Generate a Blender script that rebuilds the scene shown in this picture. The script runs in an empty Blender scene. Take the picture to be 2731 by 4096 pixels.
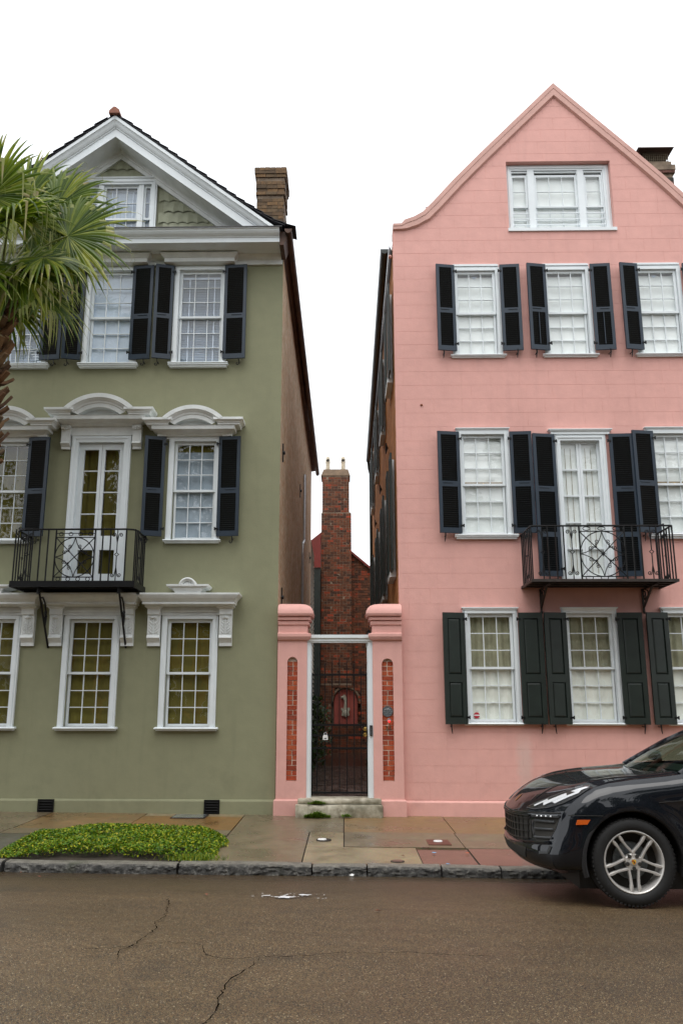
import bpy, bmesh, math, random
from mathutils import Vector, Matrix, geometry
random.seed(7)
S = bpy.context.scene
COL = S.collection
R = math.radians
# ------------------------------------------------------------ camera
_p, _psi, _r = R(13.38), R(1.2), 0.002
_f = Vector((-math.sin(_psi)*math.cos(_p), math.cos(_psi)*math.cos(_p), math.sin(_p)))
_ri = Vector((math.cos(_psi), math.sin(_psi), 0)); _up = _ri.cross(_f)
_R2 = _ri*math.cos(_r) + _up*math.sin(_r); _U2 = _up*math.cos(_r) - _ri*math.sin(_r)
cd = bpy.data.cameras.new('camera'); cam = bpy.data.objects.new('camera', cd); COL.objects.link(cam)
m = Matrix((_R2, _U2, -_f)).transposed().to_4x4(); m.translation = Vector((0, -13.2, 1.448)); cam.matrix_world = m
cd.lens = 29.85; cd.sensor_width = 36.0; cd.shift_x = 0.0136; cd.clip_start = .05; cd.clip_end = 500
S.camera = cam
# ------------------------------------------------------------ overcast sky and soft sun
W = bpy.data.worlds.new('World'); S.world = W; W.use_nodes = True
nt = W.node_tree; nt.nodes.clear()
sky = nt.nodes.new('ShaderNodeTexSky'); sky.sky_type = 'NISHITA'; sky.sun_disc = False
SUN_EL, SUN_AZ = R(66), R(196)
sky.sun_elevation = SUN_EL; sky.sun_rotation = SUN_AZ; sky.dust_density = 4.0; sky.air_density = 1.0
hs = nt.nodes.new('ShaderNodeHueSaturation'); hs.inputs['Saturation'].default_value = .10
mx = nt.nodes.new('ShaderNodeMix'); mx.data_type = 'RGBA'; mx.inputs[0].default_value = .82
mx.inputs[7].default_value = (11.6, 12.0, 12.5, 1)          # cloud deck
bg = nt.nodes.new('ShaderNodeBackground'); bg.inputs['Strength'].default_value = .104
out = nt.nodes.new('ShaderNodeOutputWorld')
nt.links.new(sky.outputs[0], hs.inputs['Color']); nt.links.new(hs.outputs[0], mx.inputs[6])
nt.links.new(mx.outputs[2], bg.inputs['Color']); nt.links.new(bg.outputs[0], out.inputs[0])
sl = bpy.data.lights.new('sun', 'SUN'); sl.energy = 1.15; sl.angle = R(45); sl.color = (1, .97, .93)
so = bpy.data.objects.new('sun', sl); COL.objects.link(so)
_d = Vector((math.sin(SUN_AZ)*math.cos(SUN_EL), math.cos(SUN_AZ)*math.cos(SUN_EL), math.sin(SUN_EL)))
so.rotation_euler = _d.to_track_quat('Z', 'Y').to_euler(); so.location = (0, -20, 30)
S.view_settings.view_transform = 'Standard'; S.view_settings.look = 'None'
S.view_settings.exposure = .47; S.view_settings.gamma = 1; S.view_settings.use_curve_mapping = False
S.render.engine = 'CYCLES'
S.cycles.max_bounces = 8; S.cycles.transparent_max_bounces = 16; S.cycles.caustics_reflective = False; S.cycles.caustics_refractive = False
# ------------------------------------------------------------ mesh builder
ORG = {}
class MB:
    def __init__(s): s.v = []; s.f = []; s.m = []
    def add(s, vs, fs, m=0):
        n = len(s.v); s.v += [tuple(q) for q in vs]; s.f += [tuple(n+i for i in f) for f in fs]; s.m += [m]*len(fs)
    def poly(s, pts, m=0): s.add(pts, [tuple(range(len(pts)))], m)
    def box(s, x0, x1, y0, y1, z0, z1, m=0):
        s.add([(x0,y0,z0),(x1,y0,z0),(x1,y1,z0),(x0,y1,z0),(x0,y0,z1),(x1,y0,z1),(x1,y1,z1),(x0,y1,z1)],
              [(0,3,2,1),(4,5,6,7),(0,1,5,4),(1,2,6,5),(2,3,7,6),(3,0,4,7)], m)
    def obox(s, c, ax, ay, az, m=0):
        c, ax, ay, az = map(Vector, (c, ax, ay, az)); vs = []
        for k in (-1, 1):
            for (i, j) in ((-1,-1),(1,-1),(1,1),(-1,1)): vs.append(c+ax*i+ay*j+az*k)
        s.add(vs, [(0,3,2,1),(4,5,6,7),(0,1,5,4),(1,2,6,5),(2,3,7,6),(3,0,4,7)], m)
    def bar(s, p, q, w, h, up=(0,0,1), m=0):
        p, q = Vector(p), Vector(q); d = q-p; L = d.length; d /= L; u = Vector(up)
        a = d.cross(u)
        if a.length < 1e-4: a = d.cross(Vector((0,1,0)))
        a.normalize(); b = a.cross(d)
        s.obox((p+q)/2, d*L/2, a*w/2, b*h/2, m)
    def tube(s, pts, r, n=6, closed=False, m=0, caps=True):
        pts = [Vector(p) for p in pts]; N = len(pts)
        rr = r if isinstance(r, (list, tuple)) else [r]*N
        T = []
        for i in range(N):
            a = pts[(i-1) % N] if closed or i > 0 else pts[i]; b = pts[(i+1) % N] if closed or i < N-1 else pts[i]
            t = b-a; t = t.normalized() if t.length > 1e-9 else Vector((0,0,1)); T.append(t)
        u = T[0].orthogonal().normalized(); vs = []
        for i in range(N):
            u = (u - T[i]*u.dot(T[i])); u = u.normalized() if u.length > 1e-6 else T[i].orthogonal().normalized()
            w = T[i].cross(u)
            for k in range(n):
                a = 2*math.pi*k/n; vs.append(pts[i] + (u*math.cos(a)+w*math.sin(a))*rr[i])
        fs = []
        for i in range(N if closed else N-1):
            j = (i+1) % N
            for k in range(n): fs.append((i*n+k, i*n+(k+1) % n, j*n+(k+1) % n, j*n+k))
        if caps and not closed: fs += [tuple(reversed(range(n))), tuple((N-1)*n+k for k in range(n))]
        s.add(vs, fs, m)
    def ext(s, poly, a0, a1, axis='y', m=0):
        # poly in the plane normal to axis: y -> (x,z), x -> (y,z), z -> (x,y)
        mk = {'y': lambda p, a: (p[0], a, p[1]), 'x': lambda p, a: (a, p[0], p[1]), 'z': lambda p, a: (p[0], p[1], a)}[axis]
        n = len(poly); vs = [mk(p, a0) for p in poly]+[mk(p, a1) for p in poly]
        fs = [tuple(range(n)), tuple(reversed(range(n, 2*n)))]+[(i, (i+1) % n+0, (i+1) % n+n, i+n) for i in range(n)]
        s.add(vs, fs, m)
    def lathe(s, prof, c=(0,0,0), axis='z', n=16, m=0, a0=0, a1=2*math.pi):
        c = Vector(c); vs = []; full = abs(a1-a0-2*math.pi) < 1e-6; K = n if full else n+1
        for (r, h) in prof:
            for k in range(K):
                a = a0+(a1-a0)*k/n; x, y = r*math.cos(a), r*math.sin(a)
                vs.append(c+Vector({'z': (x, y, h), 'y': (x, h, y), 'x': (h, x, y)}[axis]))
        fs = []
        for i in range(len(prof)-1):
            for k in range(n):
                k2 = (k+1) % K; fs.append((i*K+k, i*K+k2, (i+1)*K+k2, (i+1)*K+k))
        s.add(vs, fs, m)
    def sph(s, c, r, nu=8, nv=5, m=0, rot=None):
        c = Vector(c); r = r if isinstance(r, (tuple, list)) else (r, r, r); vs = []; fs = []
        for i in range(nv+1):
            t = math.pi*i/nv
            for k in range(nu):
                a = 2*math.pi*k/nu; q = Vector((r[0]*math.sin(t)*math.cos(a), r[1]*math.sin(t)*math.sin(a), r[2]*math.cos(t)))
                if rot: q = rot @ q
                vs.append(c+q)
        for i in range(nv):
            for k in range(nu): fs.append((i*nu+k, i*nu+(k+1) % nu, (i+1)*nu+(k+1) % nu, (i+1)*nu+k))
        s.add(vs, fs, m)
    def crown(s, cx, prof, y=0, m=0):
        # stepped moulding with mitred returns: prof = [(projection, z, half width)...] from bottom to top
        vs = []
        for d, z, h in prof: vs += [(cx-h, y, z), (cx-h, y-d, z), (cx+h, y-d, z), (cx+h, y, z)]
        fs = []
        for i in range(len(prof)-1):
            a, b = 4*i, 4*i+4
            for k in range(3): fs.append((a+k, a+k+1, b+k+1, b+k))
        e = 4*(len(prof)-1); fs += [(3, 2, 1, 0), (e, e+1, e+2, e+3)]
        s.add(vs, fs, m)
    def frame(s, x0, x1, z0, z1, w, y0, y1, m=0, wt=None, wb=None):
        wt = w if wt is None else wt; wb = w if wb is None else wb
        s.box(x0, x0+w, y0, y1, z0, z1, m); s.box(x1-w, x1, y0, y1, z0, z1, m)
        if wt: s.box(x0+w, x1-w, y0, y1, z1-wt, z1, m)
        if wb: s.box(x0+w, x1-w, y0, y1, z0, z0+wb, m)
    def mesh(s, name, mats, c=(0,0,0), smooth=False, ang=35):
        me = bpy.data.meshes.new(name); c = Vector(c)
        me.from_pydata([tuple(Vector(q)-c) for q in s.v], [], s.f)
        for q in (mats if isinstance(mats, (list, tuple)) else [mats]): me.materials.append(q)
        me.polygons.foreach_set('material_index', s.m)
        if smooth:
            me.polygons.foreach_set('use_smooth', [True]*len(s.f)); me.update()
            me.set_sharp_from_angle(angle=R(ang))
        me.update(); return me
    def build(s, name, mats, parent=None, smooth=False, ang=35, kind=None, label=None, cat=None, fix=False, group=None):
        xs = [q[0] for q in s.v]; ys = [q[1] for q in s.v]; zs = [q[2] for q in s.v]
        c = Vector(((min(xs)+max(xs))/2, (min(ys)+max(ys))/2, (min(zs)+max(zs))/2))
        if parent is None and cat: c.z = min(zs)
        me = s.mesh(name, mats, c, smooth, ang)
        if fix:
            b = bmesh.new(); b.from_mesh(me); bmesh.ops.recalc_face_normals(b, faces=b.faces); b.to_mesh(me); b.free()
        o = bpy.data.objects.new(name, me); COL.objects.link(o); place(o, c, parent); tag(o, label, cat, group, kind); return o
def place(o, c, parent=None):
    c = Vector(c); ORG[o.name] = c
    o.location = c - ORG[parent.name] if parent else c
    if parent: o.parent = parent
def tag(o, label=None, cat=None, group=None, kind=None):
    if label: o['label'] = label
    if cat: o['category'] = cat
    if group: o['group'] = group
    if kind: o['kind'] = kind
def thing(name, loc, label, cat, group=None, kind=None):
    o = bpy.data.objects.new(name, None); COL.objects.link(o); o.empty_display_size = .2
    place(o, loc); tag(o, label, cat, group, kind); return o
def empty_part(name, loc, parent, label=None):
    o = bpy.data.objects.new(name, None); COL.objects.link(o); o.empty_display_size = .1
    place(o, loc, parent); tag(o, label); return o
def inst(name, me, loc, parent, rot=None, scale=None, label=None):
    o = bpy.data.objects.new(name, me); COL.objects.link(o); place(o, loc, parent)
    if rot: o.rotation_euler = rot
    if scale: o.scale = scale
    if label: o['label'] = label
    return o
# ------------------------------------------------------------ materials
class NT:
    def __init__(s, name):
        s.mat = bpy.data.materials.new(name); s.mat.use_nodes = True; s.t = s.mat.node_tree; s.t.nodes.clear()
        s.out = s.t.nodes.new('ShaderNodeOutputMaterial')
    def n(s, typ, ins=None, **kw):
        o = s.t.nodes.new('ShaderNode'+typ)
        for k, v in kw.items(): setattr(o, k, v)
        for k, v in (ins or {}).items():
            i = o.inputs[k]
            if isinstance(v, bpy.types.NodeSocket): s.t.links.new(v, i)
            else: i.default_value = v
        return o
    def coord(s, kind='Object', scale=None):
        c = s.n('TexCoord').outputs[kind]
        if scale: c = s.n('Mapping', {'Vector': c, 'Scale': scale}).outputs[0]
        return c
    def world(s, scale=None):
        c = s.n('NewGeometry').outputs['Position']
        if scale: c = s.n('Mapping', {'Vector': c, 'Scale': scale}).outputs[0]
        return c
    def noise(s, v, sc, det=4, rough=.55): return s.n('TexNoise', {'Vector': v, 'Scale': sc, 'Detail': det, 'Roughness': rough}).outputs['Fac']
    def ramp(s, f, stops, interp='LINEAR'):
        r = s.n('ValToRGB', {'Fac': f}); r.color_ramp.interpolation = interp; e = r.color_ramp.elements
        while len(e) < len(stops): e.new(.5)
        for q, (p, c) in zip(e, stops):
            q.position = p; q.color = c if len(c) == 4 else (*c, 1)
        return r.outputs['Color']
    def mix(s, f, a, b, blend='MIX'):
        o = s.n('Mix', data_type='RGBA', blend_type=blend)
        for i, v in ((0, f), (6, a), (7, b)):
            if isinstance(v, bpy.types.NodeSocket): s.t.links.new(v, o.inputs[i])
            else: o.inputs[i].default_value = v if i == 0 or len(v) == 4 else (*v, 1)
        return o.outputs[2]
    def math(s, op, a, b=0, clamp=False):
        o = s.n('Math', operation=op, use_clamp=clamp)
        for i, v in ((0, a), (1, b)):
            if isinstance(v, bpy.types.NodeSocket): s.t.links.new(v, o.inputs[i])
            else: o.inputs[i].default_value = v
        return o.outputs[0]
    def bump(s, h, strength=.3, dist=.01, nrm=None):
        d = {'Height': h, 'Strength': strength, 'Distance': dist}
        if nrm: d['Normal'] = nrm
        return s.n('Bump', d).outputs[0]
    def pbr(s, **kw):
        b = s.n('BsdfPrincipled')
        for k, v in kw.items():
            k = {'col': 'Base Color', 'rough': 'Roughness', 'metal': 'Metallic', 'nrm': 'Normal', 'spec': 'Specular IOR Level', 'coat': 'Coat Weight', 'coatr': 'Coat Roughness', 'emit': 'Emission Color', 'es': 'Emission Strength'}[k]
            if isinstance(v, bpy.types.NodeSocket): s.t.links.new(v, b.inputs[k])
            else: b.inputs[k].default_value = (*v, 1) if isinstance(v, tuple) and len(v) == 3 else v
        s.t.links.new(b.outputs[0], s.out.inputs[0]); return s.mat
def c3(c, k): return tuple(max(0, q*k) for q in c)
def plain(name, col, rough=.5, var=.10, sc=6, bump=.0, bsc=60, metal=0, spec=.5, coat=0):
    t = NT(name); w = t.world(); f = t.noise(w, sc, 5)
    kw = dict(col=t.ramp(f, [(.3, c3(col, 1-var)), (.7, c3(col, 1+var))]), rough=rough, metal=metal, spec=spec, coat=coat)
    if bump: kw['nrm'] = t.bump(t.noise(w, bsc, 4), bump, .01)
    return t.pbr(**kw)
def stucco(name, col, streak=.5, seed=0, stain=None):
    t = NT(name); w = t.world()
    w = t.n('VectorMath', {0: w, 1: (seed, seed, seed)}).outputs[0]
    big = t.noise(w, .7, 5); mid = t.noise(w, 5, 5); st = t.noise(t.n('Mapping', {'Vector': w, 'Scale': (5, 5, .35)}).outputs[0], 1.6, 5)
    a = t.ramp(big, [(.3, c3(col, .86)), (.5, c3(col, 1)), (.72, c3(col, 1.10))])
    a = t.mix(.55, a, t.ramp(mid, [(.3, c3(col, .92)), (.7, c3(col, 1.06))]))
    a = t.mix(t.ramp(st, [(.55, (0, 0, 0)), (.75, (streak*.55,)*3)]), a, c3(col, .78))
    if stain:
        x0, x1, z0, z1, sc_ = stain; q = t.n('SeparateXYZ', {0: t.world()}).outputs; wob = t.math('MULTIPLY', t.math('SUBTRACT', t.noise(t.world(), 7, 4), .5), .16)
        def band(v, a_, b_, e): return t.math('MULTIPLY', t.math('MULTIPLY', t.math('SUBTRACT', v, a_), 1/e, True), t.math('MULTIPLY', t.math('SUBTRACT', b_, v), 1/e, True), True)
        k = t.math('MULTIPLY', band(t.math('ADD', q['X'], wob), x0, x1, .09), band(q['Z'], z0, z1, .35)); a = t.mix(t.math('MULTIPLY', k, .55), a, sc_)
        gr = t.math('MULTIPLY', t.math('MULTIPLY', t.math('SUBTRACT', t.noise(t.world(), 3.1, 6, .65), .52), 5, True), t.math('MULTIPLY', t.math('SUBTRACT', 1.15, q['Z']), 1.3, True)); a = t.mix(t.math('MULTIPLY', gr, .30), a, c3(col, .62))
    h = t.math('ADD', t.math('MULTIPLY', t.noise(w, 3.2, 3), .9), t.math('MULTIPLY', t.noise(w, 45, 4, .6), .22))
    return t.pbr(col=a, rough=.78, spec=.3, nrm=t.bump(h, .35, .02))
def brickmat(name, cols, mortar, axes=None, bw=.21, bh=.075, dirt=(.05, .035, .02), dirtf=.5, rough=.85, spec=.12):
    t = NT(name); v = t.world()
    if axes: q = t.n('SeparateXYZ', {0: v}).outputs; v = t.n('CombineXYZ', {0: q[axes[0]], 1: q[axes[1]], 2: 0.0}).outputs[0]
    b = t.n('TexBrick', {'Vector': v, 'Scale': 1.0, 'Mortar Size': .006, 'Mortar Smooth': .3, 'Bias': 0, 'Brick Width': bw, 'Row Height': bh,
            'Color1': (*cols[0], 1), 'Color2': (*cols[1], 1), 'Mortar': (*mortar, 1)})
    n1 = t.noise(t.world(), 2.2, 6, .65); n2 = t.noise(t.world(), 14, 5)
    c = t.mix(t.ramp(n1, [(.42, (0, 0, 0)), (.68, (dirtf,)*3)]), b.outputs['Color'], dirt)
    c = t.mix(.35, c, t.ramp(n2, [(.3, (.25, .25, .25)), (.7, (1.2, 1.2, 1.2))]), 'MULTIPLY')
    return t.pbr(col=c, rough=rough, spec=spec, nrm=t.bump(b.outputs['Fac'], -.5, .01))
def pieces(name, stops, rough=.75, var=.5, bump=.4, spec=.4):
    # one material for many loose pieces: the colour comes from each object's own random number
    t = NT(name); r = t.n('ObjectInfo').outputs['Random']; g = t.n('NewGeometry').outputs['Random Per Island']
    f = t.math('FRACT', t.math('ADD', r, g)); w = t.world()
    c = t.ramp(f, stops); n = t.noise(w, 18, 6, .65)
    c = t.mix(var, c, t.ramp(n, [(.3, (.35, .35, .35)), (.7, (1.25, 1.25, 1.25))]), 'MULTIPLY')
    return t.pbr(col=c, rough=rough, spec=spec, nrm=t.bump(n, bump, .01))
M = {}
M['white'] = plain('white_paint', (.74, .785, .80), .42, .05, 3, .1, 25)
M['white2'] = plain('white_stone_paint', (.73, .755, .745), .5, .09, 5, .25, 18)
M['stucco_green'] = stucco('sage_stucco', (.250, .250, .154), .6, 3, (-3.52, -3.36, 1.1, 2.6, (.16, .16, .10)))
M['stucco_pink'] = stucco('pink_stucco', (.70, .380, .332), .45, 9, (2.52, 2.80, .25, 1.25, (.62, .47, .42)))
M['shut_blue'] = plain('slate_blue_shutter_paint', (.010, .022, .038), .42, .15, 4)
M['slat_black'] = plain('black_slat_paint', (.008, .011, .013), .45, .15, 4)
M['shut_green'] = plain('black_green_shutter_paint', (.013, .020, .016), .42, .2, 5, .08, 14)
M['iron'] = plain('black_iron', (.006, .006, .0065), .45, .25, 20, .2, 60, spec=.25)
M['rust_iron'] = plain('rusty_iron', (.022, .014, .010), .6, .5, 12, .3, 60)
M['drape'] = plain('olive_drape', (.150, .128, .020), .9, .10, 3)
M['sheer'] = plain('ivory_curtain', (.88, .90, .82), .9, .06, 3)
M['greycurt'] = plain('grey_lining', (.40, .39, .27), .9, .2, 4)
M['shade'] = plain('white_shade', (.90, .94, .93), .8, .05, 3)
M['blind'] = plain('pale_blue_blind', (.66, .76, .90), .5, .06, 3)
M['blueshade'] = plain('blue_grey_shade', (.36, .43, .50), .8, .12, 5)
M['dark'] = plain('dark_interior', (.03, .028, .024), .9)
M['cord'] = plain('tan_cord', (.25, .18, .10), .8)
M['slate'] = plain('dark_slate', (.022, .020, .026), .45, .4, 8, .3, 30)
M['flash'] = plain('dark_metal_flashing', (.035, .032, .034), .4, .3, 6)
M['copper'] = plain('weathered_copper', (.085, .042, .026), .5, .35, 3, .1, 20, metal=.3)
M['green_gutter'] = plain('dark_green_gutter', (.020, .027, .024), .35, .3, 4)
M['terracotta'] = plain('terracotta', (.22, .075, .04), .7, .3, 12)
M['brick_red'] = pieces('red_brick', [(0, (.26, .042, .018)), (.35, (.40, .065, .022)), (.7, (.46, .10, .035)), (1, (.28, .055, .028))])
M['brick_brown'] = pieces('old_brown_brick', [(0, (.075, .045, .020)), (.4, (.15, .085, .036)), (.75, (.20, .11, .042)), (1, (.12, .08, .04))], var=.7)
M['brick_alley'] = pieces('weathered_red_brick', [(0, (.05, .020, .010)), (.35, (.11, .038, .016)), (.6, (.16, .055, .022)), (.88, (.20, .045, .016)), (1, (.36, .055, .018))], var=.8)
M['brick_dark'] = pieces('mossy_brick', [(0, (.030, .028, .020)), (.5, (.07, .035, .025)), (1, (.13, .045, .03))], var=.7)
M['paver'] = pieces('wet_paving_brick', [(0, (.045, .034, .028)), (.5, (.085, .058, .046)), (1, (.13, .08, .06))], rough=.27, var=.6, bump=.5, spec=.7)
M['mortar'] = plain('lime_mortar', (.50, .43, .35), .9, .25, 9, .3, 60)
M['mortar_dark'] = plain('dark_mortar', (.20, .15, .105), .9, .4, 6, .3, 60)
M['side_green'] = brickmat('worn_side_brick', ((.52, .32, .19), (.60, .46, .32)), (.66, .57, .45), axes=('Y', 'Z'), dirt=(.36, .25, .14), dirtf=.6)
M['side_pink'] = brickmat('orange_side_brick', ((.52, .19, .06), (.60, .26, .10)), (.55, .36, .21), axes=('Y', 'Z'), dirt=(.20, .09, .04), dirtf=.6)
M['clap'] = plain('grey_clapboard_paint', (.42, .39, .34), .6, .12, 5)
M['redmetal'] = plain('oxide_red_metal', (.17, .022, .016), .45, .2, 3)
M['pinkdoor'] = plain('rose_door_paint', (.30, .07, .055), .5, .1, 4)
M['plaster'] = plain('white_plaster', (.30, .29, .23), .8, .15, 15, .3, 40)
M['brass'] = plain('brass', (.62, .42, .12), .25, .1, 10, metal=1)
M['bronze'] = plain('aged_bronze', (.16, .13, .08), .5, .3, 40, metal=.4)
M['pewter'] = plain('grey_cast_metal', (.15, .17, .18), .45, .35, 50, .3, 90, metal=.5)
M['silver'] = plain('galvanised_steel', (.52, .54, .56), .4, .12, 12, metal=.7)
M['blackplastic'] = plain('black_plastic', (.012, .012, .013), .4)
M['whiteplastic'] = plain('white_plastic', (.72, .72, .70), .4)
M['pot'] = plain('pale_clay_pot', (.55, .48, .36), .8, .25, 9, .3, 40)
M['stone'] = None
def _glass(name, tint, f0=.04, rough=.01, k=1.1):
    t = NT(name); fr = t.math('ADD', .05, t.math('MULTIPLY', t.math('POWER', t.n('LayerWeight', {'Blend': .5}).outputs['Facing'], 5), .95))
    w = t.world(); nb = t.bump(t.noise(w, 3.0, 2), .06, .05)
    g = t.n('BsdfGlossy', {'Color': (1, 1, 1, 1), 'Roughness': rough, 'Normal': nb}); tr = t.n('BsdfTransparent', {'Color': (*tint, 1)})
    f = t.math('ADD', t.math('MULTIPLY', fr, k), f0*.4, True)
    mxs = t.n('MixShader', {0: f, 1: tr.outputs[0], 2: g.outputs[0]}); t.t.links.new(mxs.outputs[0], t.out.inputs[0]); return t.mat
M['glass'] = _glass('old_window_glass', (.985, .99, .98))
M['carglass'] = _glass('green_car_glass', (.42, .58, .50), k=.75)
M['lens'] = _glass('clear_lens', (.97, .97, .97))
def _stone():
    t = NT('mossy_stone'); w = t.world(); n = t.noise(w, 7, 7, .65); n2 = t.noise(w, 2.2, 5)
    c = t.ramp(n, [(.3, (.16, .135, .09)), (.5, (.42, .38, .29)), (.72, (.62, .58, .47))])
    c = t.mix(t.ramp(n2, [(.5, (0, 0, 0)), (.68, (.75,)*3)]), c, (.07, .065, .03))
    return t.pbr(col=c, rough=.55, nrm=t.bump(n, .6, .02))
M['stone'] = _stone()
def _granite():
    t = NT('wet_granite'); w = t.world(); n = t.noise(w, 13, 8, .78); n2 = t.noise(w, 110, 3); n3 = t.noise(w, 2.4, 4)
    c = t.ramp(n, [(.36, (.018, .018, .016)), (.52, (.085, .082, .075)), (.66, (.26, .25, .225))])
    c = t.mix(.4, c, t.ramp(n2, [(.35, (.3, .3, .3)), (.65, (1.5, 1.5, 1.5))]), 'MULTIPLY')
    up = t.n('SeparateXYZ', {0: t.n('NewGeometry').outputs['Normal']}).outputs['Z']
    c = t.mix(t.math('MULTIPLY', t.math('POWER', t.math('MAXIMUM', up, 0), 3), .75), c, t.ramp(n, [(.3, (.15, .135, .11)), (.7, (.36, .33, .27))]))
    c = t.mix(t.ramp(n3, [(.60, (0, 0, 0)), (.72, (.55,)*3)]), c, (.035, .045, .012))
    return t.pbr(col=c, rough=.42, nrm=t.bump(n, 1.0, .05))
M['granite'] = _granite()
def _slab(name, col, rough=.42, wet=.5):
    t = NT(name); w = t.world(); n = t.noise(w, 1.3, 6, .6); n2 = t.noise(w, 9, 6); n3 = t.n('TexVoronoi', {'Vector': w, 'Scale': 95}, feature='F1').outputs['Color']
    c = t.ramp(n, [(.30, c3(col, .62)), (.55, col), (.75, c3(col, 1.25))])
    c = t.mix(.5, c, t.ramp(n2, [(.3, (.7, .7, .7)), (.7, (1.15, 1.15, 1.15))]), 'MULTIPLY')
    c = t.mix(.22, c, n3, 'OVERLAY')
    r = t.ramp(n, [(.35, (rough-.22*wet*2,)*3), (.65, (rough+.1,)*3)])
    return t.pbr(col=c, rough=r, spec=.5, nrm=t.bump(t.noise(w, 70, 3), .12, .005))
M['slab_tan'] = _slab('tan_concrete', (.205, .128, .056)); M['slab_grey'] = _slab('grey_concrete', (.165, .128, .078)); M['slab_ochre'] = _slab('ochre_stained_concrete', (.21, .112, .036))
M['slab_red'] = _slab('red_wet_slab', (.135, .070, .048), .22); M['slab_pale'] = _slab('pale_concrete', (.25, .195, .115)); M['slab_dark'] = _slab('dark_concrete', (.08, .075, .055))
def _asphalt():
    t = NT('wet_worn_asphalt'); w = t.world()
    v = t.n('TexVoronoi', {'Vector': w, 'Scale': 135, 'Randomness': 1}, feature='F1'); vd = t.n('TexVoronoi', {'Vector': w, 'Scale': 135}, feature='DISTANCE_TO_EDGE').outputs['Distance']
    sep = t.n('SeparateColor', {0: v.outputs['Color']}).outputs
    c = t.ramp(sep[0], [(0, (.060, .038, .017)), (.25, (.175, .10, .045)), (.45, (.155, .118, .062)), (.65, (.235, .138, .060)), (.82, (.225, .165, .080)), (.95, (.32, .22, .11)), (1, (.55, .46, .31))])
    c = t.mix(t.ramp(vd, [(.05, (1, 1, 1)), (.2, (0, 0, 0))]), c, (.015, .012, .010))
    big = t.noise(t.n('Mapping', {'Vector': w, 'Scale': (.22, 1, 1)}).outputs[0], .75, 5); c = t.mix(.9, c, t.ramp(big, [(.3, (.68, .66, .63)), (.7, (1.2, 1.18, 1.14))]), 'MULTIPLY')
    oil = t.ramp(t.noise(w, 1.1, 6, .6), [(.60, (0, 0, 0)), (.70, (.4,)*3)]); c = t.mix(oil, c, (.03, .024, .018))
    y = t.n('SeparateXYZ', {0: w}).outputs['Y']; yy = t.math('ADD', y, t.math('MULTIPLY', t.noise(w, 1.6, 4), .5))
    gut = t.ramp(t.math('MULTIPLY', t.math('ADD', yy, 5.2), .75, True), [(0, (0, 0, 0)), (1, (1, 1, 1))])       # the damp gutter strip
    c = t.mix(t.math('MULTIPLY', gut, .78), c, (.045, .030, .016))
    r = t.mix(gut, t.ramp(t.noise(w, .9, 4), [(.35, (.40,)*3), (.65, (.56,)*3)]), (.26, .26, .26))
    h = t.math('ADD', t.math('MINIMUM', vd, .25), t.math('MULTIPLY', sep[1], .35))
    return t.pbr(col=c, rough=r, spec=.33, nrm=t.bump(h, .75, .008))
M['asphalt'] = _asphalt()
def leafmat(name, stops, trans=.35, rough=.45):
    t = NT(name); r = t.n('NewGeometry').outputs['Random Per Island']; w = t.world()
    c = t.ramp(t.math('FRACT', t.math('ADD', r, t.math('MULTIPLY', t.noise(w, 2.5, 3), .8))), stops)
    b = t.n('BsdfPrincipled', {'Base Color': c, 'Roughness': rough, 'Specular IOR Level': .3}); tl = t.n('BsdfTranslucent', {'Color': c})
    mxs = t.n('MixShader', {0: trans, 1: b.outputs[0], 2: tl.outputs[0]}); t.t.links.new(mxs.outputs[0], t.out.inputs[0]); return t.mat
M['palm'] = leafmat('palm_leaf', [(0, (.040, .078, .004)), (.4, (.085, .145, .007)), (.7, (.165, .225, .014)), (.9, (.33, .36, .05)), (1, (.05, .10, .006))], .42, .36)
M['palmtip'] = leafmat('dry_palm_tip', [(0, (.34, .36, .12)), (.6, (.24, .29, .07)), (.85, (.46, .45, .20)), (1, (.40, .33, .16))], .4, .5)
M['petiole'] = plain('palm_petiole', (.13, .15, .03), .4, .2, 8)
M['boot'] = pieces('palm_boot', [(0, (.09, .045, .022)), (.4, (.17, .085, .035)), (.7, (.22, .13, .06)), (1, (.12, .085, .05))], .8, .6)
M['cover'] = leafmat('ground_cover_leaf', [(0, (.025, .075, .006)), (.35, (.075, .17, .008)), (.65, (.16, .27, .012)), (.85, (.33, .36, .016)), (1, (.46, .40, .03))], .3, .38)
M['weed'] = leafmat('weed_leaf', [(0, (.07, .15, .012)), (.6, (.14, .25, .02)), (1, (.24, .28, .04))], .35, .45)
M['shrub'] = leafmat('dark_shrub_leaf', [(0, (.012, .035, .010)), (.6, (.03, .065, .014)), (1, (.06, .10, .02))], .3, .4)
M['bark'] = plain('grey_bark', (.10, .085, .065), .85, .35, 9, .6, 20)
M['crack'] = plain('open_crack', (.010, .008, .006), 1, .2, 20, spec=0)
M['soil'] = plain('dark_soil', (.030, .022, .014), .85, .35, 10, .5, 40)
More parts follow.
